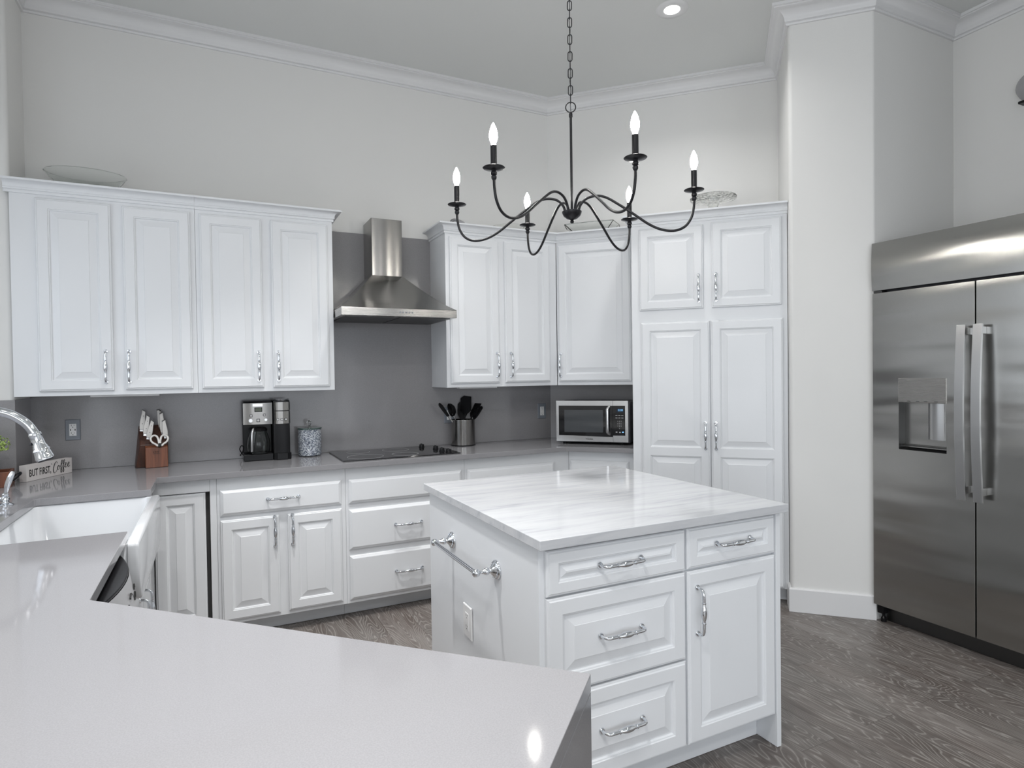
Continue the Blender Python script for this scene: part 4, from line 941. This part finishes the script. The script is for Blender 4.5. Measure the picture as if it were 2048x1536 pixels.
# ---------------------------------------------------------------- glass dishes on top of the cabinets
def dish(name, label, loc, prof, mt='cut_glass', rz=0, sc=(1, 1, 1), seg=48, tilt=(0, 0)):
    bm = NB(); lathe(bm, prof, seg); bmesh.ops.scale(bm, vec=sc, verts=bm.verts)
    o = obj(name, bm, M[mt], None, loc, (tilt[0], tilt[1], rz), smooth=40); return tag(o, label, 'dish')
dish('glass_platter', 'large oval clear glass platter propped on top of the left wall cabinets', (-0.590, 3.990, 2.364),
     [(0.0001, 0.0), (0.07, 0.0), (0.075, 0.004), (0.10, 0.020), (0.14, 0.085), (0.186, 0.150), (0.189, 0.153), (0.186, 0.156), (0.135, 0.095), (0.095, 0.026), (0.070, 0.008), (0.0001, 0.006)], 'glass', 0, (1.0, 0.7, 1.0))
# stemmed cake stand above the pantry
w_ = tc2w(-0.045, 4.22)
dish('cake_stand', 'pressed-glass footed cake stand on top of the pantry cabinet', (w_[0], w_[1], 2.352),
     [(0.0001, 0.0), (0.060, 0.0), (0.062, 0.006), (0.030, 0.020), (0.018, 0.045), (0.016, 0.085), (0.022, 0.110), (0.040, 0.150), (0.10, 0.168), (0.143, 0.176), (0.146, 0.186), (0.143, 0.190), (0.10, 0.186), (0.0001, 0.184)])
w_ = tc2w(-0.88, 4.42)
bm = NB(); pv = None
for ra, z in ((0.0001, 0.0), (0.07, 0.0), (0.10, 0.03), (0.172, 0.105), (0.178, 0.106), (0.172, 0.112), (0.098, 0.040), (0.07, 0.010), (0.0001, 0.008)):
    cur = [bm.verts.new((ra * a_, ra * b_ * 0.8, z)) for a_, b_ in ((1, 1), (0, 1.1), (-1, 1), (-1.1, 0), (-1, -1), (0, -1.1), (1, -1), (1.1, 0))]
    if pv:
        for i in range(8): bm.faces.new((pv[i], pv[(i + 1) % 8], cur[(i + 1) % 8], cur[i]))
    pv = cur
bmesh.ops.remove_doubles(bm, verts=bm.verts, dist=0.0004)
tag(obj('glass_bowl', bm, M['glass'], None, (w_[0], w_[1], 2.364), (0, 0, -PI / 4)), 'square clear glass bowl on the angled wall cabinet above the microwave', 'dish')
dish('glass_dish', 'cut-glass scalloped dish on the wall cabinet above the utensils, nearest the corner', (1.945, 3.985, 2.364),
     [(0.0001, 0.0), (0.05, 0.0), (0.08, 0.035), (0.125, 0.098), (0.128, 0.102), (0.122, 0.104), (0.075, 0.045), (0.045, 0.010), (0.0001, 0.008)])
bm = NB(); sweep(bm, catmull([(-0.022, 0, 0.002), (-0.022, 0, 0.09), (0.0, 0, 0.116), (0.05, 0, 0.110), (0.10, 0, 0.080), (0.155, 0, 0.030), (0.172, 0, 0.002)], 8), 0.010, 10, flat=(1, 0.4))
tag(obj('metal_hoop', bm, mat('pewter', (0.28, 0.28, 0.29), 0.4, 1.0), None, (1.520, 3.985, 2.364), smooth=60), 'dark curved metal strip rising above the cabinet crown right of the hood', 'ornament')

# ---------------------------------------------------------------- refrigerator (front faces -x)
r = thing('refrigerator', 'built-in stainless side-by-side refrigerator with water dispenser at the right edge', 'refrigerator', (3.30, 2.180, 0), -PI / 2)
FWD = 1.215; SPL = 0.513
bm = NB(); box(bm, 0.012, FWD - 0.01, 0.055, 0.76, 0.095, 2.095); obj('cabinet', bm, M['dark_grey'], r)
bm = NB(); N_ = 24; prev = None
for k in range(N_ + 1):
    z = 1.843 + 0.262 * k / N_; f_ = (k / N_ - 0.5) * 2; y_ = -0.012 * (1 - f_ * f_)
    cur = [bm.verts.new((x, yy, z)) for x, yy in ((0.0, 0.001 + y_ * 0.6), (FWD, 0.001 + y_ * 0.6), (FWD, 0.05), (0.0, 0.05))]
    if prev:
        for i in range(4): bm.faces.new((prev[i], prev[(i + 1) % 4], cur[(i + 1) % 4], cur[i]))
    else: bm.faces.new(cur[::-1])
    prev = cur
bm.faces.new(prev); obj('top_panel', bm, M['fridge'], r, smooth=30)
def fdoor(x0, x1, z0, z1, hole=None):
    bm = NB()
    if not hole: box(bm, x0, x1, 0.0, 0.05, z0, z1)
    else:
        a, b_, c_, d_ = hole
        xs = [x0, a, b_, x1]; zs = [z0, c_, d_, z1]
        vf = {(i, j): bm.verts.new((xs[i], 0, zs[j])) for i in range(4) for j in range(4)}
        for i in range(3):
            for j in range(3):
                if (i, j) != (1, 1): bm.faces.new((vf[i, j], vf[i + 1, j], vf[i + 1, j + 1], vf[i, j + 1]))
        bv = {(i, j): bm.verts.new((xs[i], 0.05, zs[j])) for i in (0, 3) for j in (0, 3)}
        bm.faces.new((bv[0, 0], bv[0, 3], bv[3, 3], bv[3, 0]))
        bm.faces.new([vf[i, 0] for i in range(4)][::-1] + [bv[0, 0], bv[3, 0]]); bm.faces.new([vf[i, 3] for i in range(4)] + [bv[3, 3], bv[0, 3]])
        bm.faces.new([vf[0, j] for j in range(4)] + [bv[0, 3], bv[0, 0]]); bm.faces.new([vf[3, j] for j in range(4)][::-1] + [bv[3, 0], bv[3, 3]])
        hb = [bm.verts.new((p[0], 0.095, p[1])) for p in ((a + 0.006, c_ + 0.02), (b_ - 0.006, c_ + 0.02), (b_ - 0.006, d_), (a + 0.006, d_))]; hf = [vf[1, 1], vf[2, 1], vf[2, 2], vf[1, 2]]
    return bm
DH = (0.145, 0.383, 0.980, 1.232)
d1 = obj('freezer_door', fdoor(0.002, SPL - 0.003, 0.100, 1.828, DH), M['fridge'], r, bevel=0.0015)
d2 = obj('fridge_door', fdoor(SPL + 0.003, FWD, 0.100, 1.828), M['fridge'], r, bevel=0.0015)
a, b_, c_, d_ = DH
bm = NB(); hf = [(a, 0.0005, c_), (b_, 0.0005, c_), (b_, 0.0005, d_), (a, 0.0005, d_)]; hb = [(a + 0.006, 0.090, c_ + 0.02), (b_ - 0.006, 0.090, c_ + 0.02), (b_ - 0.006, 0.090, d_), (a + 0.006, 0.090, d_)]
for i in range(4): quad(bm, [hf[i], hf[(i + 1) % 4], hb[(i + 1) % 4], hb[i]])
bmesh.ops.remove_doubles(bm, verts=bm.verts, dist=0.0001)
rec = obj('dispenser_recess', bm, mat('dark recess steel', (0.05, 0.05, 0.05), 0.35, 0.6), d1)
bm = NB(); box(bm, a + 0.006, b_ - 0.006, 0.0885, 0.092, c_ + 0.02, d_); obj('dispenser_back', bm, M['fridge'], rec)
bm = NB(); rings_face(bm, DH[0], DH[1], 1.233, 1.360, [(0, 0.001), (0, -0.0025), (0.002, -0.0032)]); dp_ = obj('dispenser_panel', bm, M['steel_h'], d1)
for k, x_ in enumerate((0.20, 0.245, 0.285, 0.335)):
    bm = NB(); box(bm, x_ - 0.008, x_ + 0.008, -0.0036, -0.0032, 1.238, 1.2405); obj('key_mark', bm, M['ink'], dp_)
bm = NB(); prism(bm, [(0.268, 0.050), (0.292, 0.038), (0.320, 0.036), (0.348, 0.044), (0.348, 0.060), (0.268, 0.062)], 1.040, 1.229); obj('dispenser_paddle', bm, M['handle_steel'], d1, smooth=40)
bm = NB(); box(bm, 0.155, 0.375, 0.010, 0.082, 1.0005, 1.004); obj('drip_grille', bm, M['dark_steel'], d1)
def fhandle(parent, x):
    bm = NB(); n_ = 24; prev = None
    for k in range(n_ + 1):
        f_ = k / n_; z = 0.770 + 0.848 * f_; y_ = -0.050 - 0.022 * math.sin(PI * f_)
        cur = [bm.verts.new((x + dx, y_ + dy, z)) for dx, dy in ((-0.020, -0.005), (0.020, -0.005), (0.020, 0.007), (-0.020, 0.007))]
        if prev:
            for i in range(4): bm.faces.new((prev[i], prev[(i + 1) % 4], cur[(i + 1) % 4], cur[i]))
        else: bm.faces.new(cur[::-1])
        prev = cur
    bm.faces.new(prev)
    for z in (0.80, 1.570): box(bm, x - 0.012, x + 0.012, -0.046, -0.0005, z, z + 0.035)
    return obj('handle', bm, M['handle_steel'], parent, bevel=0.0015)
fhandle(d1, SPL - 0.036); fhandle(d2, SPL + 0.036)
bm = NB(); box(bm, 0.03, FWD - 0.01, 0.075, 0.10, 0.001, 0.094); obj('toe_grille', bm, M['dark_steel'], r)
bm = NB(); box(bm, 0.004, 0.050, 0.008, 0.05, 1.8295, 1.8415); obj('hinge', bm, M['dark_steel'], r, bevel=0.001)
bm = NB(); box(bm, 0.012, 0.045, 0.02, 0.07, 0.05, 0.095); lathe(bm, [(0.0001, 0.0), (0.014, 0.0), (0.014, 0.02), (0.008, 0.03), (0.008, 0.055), (0.0001, 0.055)], 14, (0.03, 0.045, 0.001)); obj('leveling_foot', bm, M['black'], r)

# wall fixture at the right edge
r = thing('wall_camera', 'grey half-dome fixture high on the right wall above the refrigerator', 'fixture', (4.089, 1.775, 2.955))
bm = NB(); hf_ = [(0.0001, 0.085), (0.030, 0.080), (0.055, 0.062), (0.072, 0.035), (0.080, 0.0), (0.0001, 0.0)]
lathe(bm, hf_, 32, (0, 0, 0), Matrix.Rotation(-PI / 2, 4, 'Y') @ Matrix.Diagonal((1, 1, 1, 1))); obj('dome', bm, mat('grey plastic', (0.36, 0.36, 0.37), 0.25), r, smooth=50)
bm = NB(); box(bm, -0.060, -0.004, -0.05, 0.05, -0.092, -0.078); obj('slot', bm, M['black'], r, bevel=0.003)

# ---------------------------------------------------------------- chandelier
CX, CY = 1.345, 2.165
r = thing('chandelier', 'black iron six-arm candle chandelier hanging over the island', 'chandelier', (CX, CY, 2.046))
bm = NB(); lathe(bm, [(0.0001, -0.018), (0.006, -0.017), (0.0085, -0.011), (0.006, -0.005), (0.010, -0.002), (0.022, 0.002), (0.034, 0.012), (0.040, 0.024), (0.041, 0.030), (0.037, 0.032), (0.0001, 0.032)], 32); obj('hub', bm, M['black_metal'], r, smooth=40)
bm = NB(); sweep(bm, [(0, 0, 0.03), (0, 0, 0.437)], 0.0052, 14)
lathe(bm, [(0.0052, 0.415), (0.0075, 0.418), (0.0075, 0.430), (0.0055, 0.436), (0.0001, 0.438)], 16); obj('rod', bm, M['black_metal'], r, smooth=60)
toc = math.atan2(CY, CX); vx, vy = math.cos(toc + PI / 2), math.sin(toc + PI / 2)
bm = NB(); sweep(bm, [(vx * 0.0205 * math.cos(a_), vy * 0.0205 * math.cos(a_), 0.4575 + 0.0205 * math.sin(a_)) for a_ in [2 * PI * k / 28 for k in range(28)]], 0.0024, 8, True); obj('ring', bm, M['black_metal'], r, smooth=60)
bm = NB(); z = 0.472; k = 0
while z < CEIL - 2.046 - 0.03:
    ax = (vx, vy) if k % 2 else (-vy, vx); lp = []
    for q in range(20):
        a_ = 2 * PI * q / 20; lp.append((ax[0] * 0.0085 * math.cos(a_), ax[1] * 0.0085 * math.cos(a_), z + 0.020 + 0.0105 * (1 if math.sin(a_) > 0 else -1) + 0.0095 * math.sin(a_)))
    sweep(bm, lp, 0.0020, 7, True); z += 0.0345; k += 1
obj('chain', bm, M['black_metal'], r, smooth=60)
bm = NB(); sweep(bm, catmull([(0.001 * ((i % 3) - 1), 0.002 * ((i % 2) * 2 - 1), 0.44 + (CEIL - 2.046 - 0.46) * i / 24) for i in range(25)], 3), 0.0014, 6); obj('cord', bm, M['black_metal'], r, smooth=60)
bm = NB(); lathe(bm, [(0.0001, CEIL - 2.046 - 0.030), (0.012, CEIL - 2.046 - 0.030), (0.055, CEIL - 2.046 - 0.012), (0.062, CEIL - 2.046 - 0.0005), (0.0001, CEIL - 2.046 - 0.0005)], 32); obj('ceiling_canopy', bm, M['black_metal'], r, smooth=40)
arm = [(0.024, 0.010), (0.028, 0.032), (0.036, 0.056), (0.060, 0.080), (0.100, 0.089), (0.140, 0.080), (0.190, 0.049), (0.250, 0.006), (0.310, -0.038), (0.360, -0.062), (0.410, -0.069), (0.450, -0.055), (0.475, -0.022), (0.485, 0.018), (0.487, 0.048)]
for k in range(6):
    a_ = R(24.4 + 60 * k); ca, sa = math.cos(a_), math.sin(a_)
    bm = NB(); sweep(bm, catmull([(ca * q, sa * q, z) for q, z in arm], 7), 0.0052, 12); ar = obj('arm', bm, M['black_metal'], r, smooth=60)
    ex, ey = ca * 0.487, sa * 0.487
    bm = NB(); lathe(bm, [(0.0001, 0.046), (0.006, 0.046), (0.0095, 0.052), (0.010, 0.058), (0.007, 0.062), (0.011, 0.066), (0.0115, 0.072), (0.008, 0.077), (0.010, 0.080), (0.038, 0.087), (0.0395, 0.0885), (0.038, 0.090), (0.012, 0.088), (0.0001, 0.088)], 28, (ex, ey, 0)); obj('drip_pan', bm, M['black_metal'], ar, smooth=35)
    bm = NB(); lathe(bm, [(0.0001, 0.0885), (0.0112, 0.0885), (0.0112, 0.165), (0.0095, 0.167), (0.0001, 0.167)], 24, (ex, ey, 0)); obj('candle_sleeve', bm, M['black_metal'], ar, smooth=40)
    bm = NB(); lathe(bm, [(0.0001, 0.1672), (0.0080, 0.1675), (0.0088, 0.174), (0.0128, 0.184), (0.0152, 0.196), (0.0146, 0.209), (0.0108, 0.225), (0.0058, 0.237), (0.0025, 0.244), (0.0001, 0.246)], 24, (ex, ey, 0)); obj('bulb', bm, M['bulb'], ar, smooth=60)

# ---------------------------------------------------------------- recessed ceiling lights
labels = ['round recessed ceiling light glowing near the chandelier chain', 'recessed ceiling light above the back worktop, out of the photo']
for k, (x, y, pw_, sprd_) in enumerate(CANS):
    lab = labels[0] if k == 0 else 'recessed ceiling light out of frame over the %s' % ['left aisle, added as fill', 'right end of the peninsula', 'near peninsula, added as fill', 'peninsula edge, added as fill', 'peninsula corner, added as fill', 'rear right floor', 'rear left floor', 'cooktop aisle, added as fill'][k - 1]
    o = thing('recessed_light', lab, 'ceiling light', (x, y, CEIL), 0, 'recessed ceiling lights')
    bm = NB(); lathe(bm, [(0.0455, -0.0005), (0.0455, -0.006), (0.060, -0.010), (0.085, -0.006), (0.092, -0.001), (0.092, -0.0005)], 40); obj('trim_ring', bm, M['trim'], o, smooth=50)
    bm = NB(); lathe(bm, [(0.0001, -0.004), (0.0453, -0.004), (0.0453, -0.0008), (0.0001, -0.0008)], 32); obj('lens', bm, M['lens'], o)
    l_ = bpy.data.lights.new('can_light', 'AREA'); l_.shape = 'DISK'; l_.size = 0.16; l_.energy = pw_; l_.color = (1.0, 0.99, 0.98); l_.spread = R(sprd_)
    lo = bpy.data.objects.new('can_light', l_); COL.objects.link(lo); lo.parent = o; lo.location = (0, 0, -0.03)
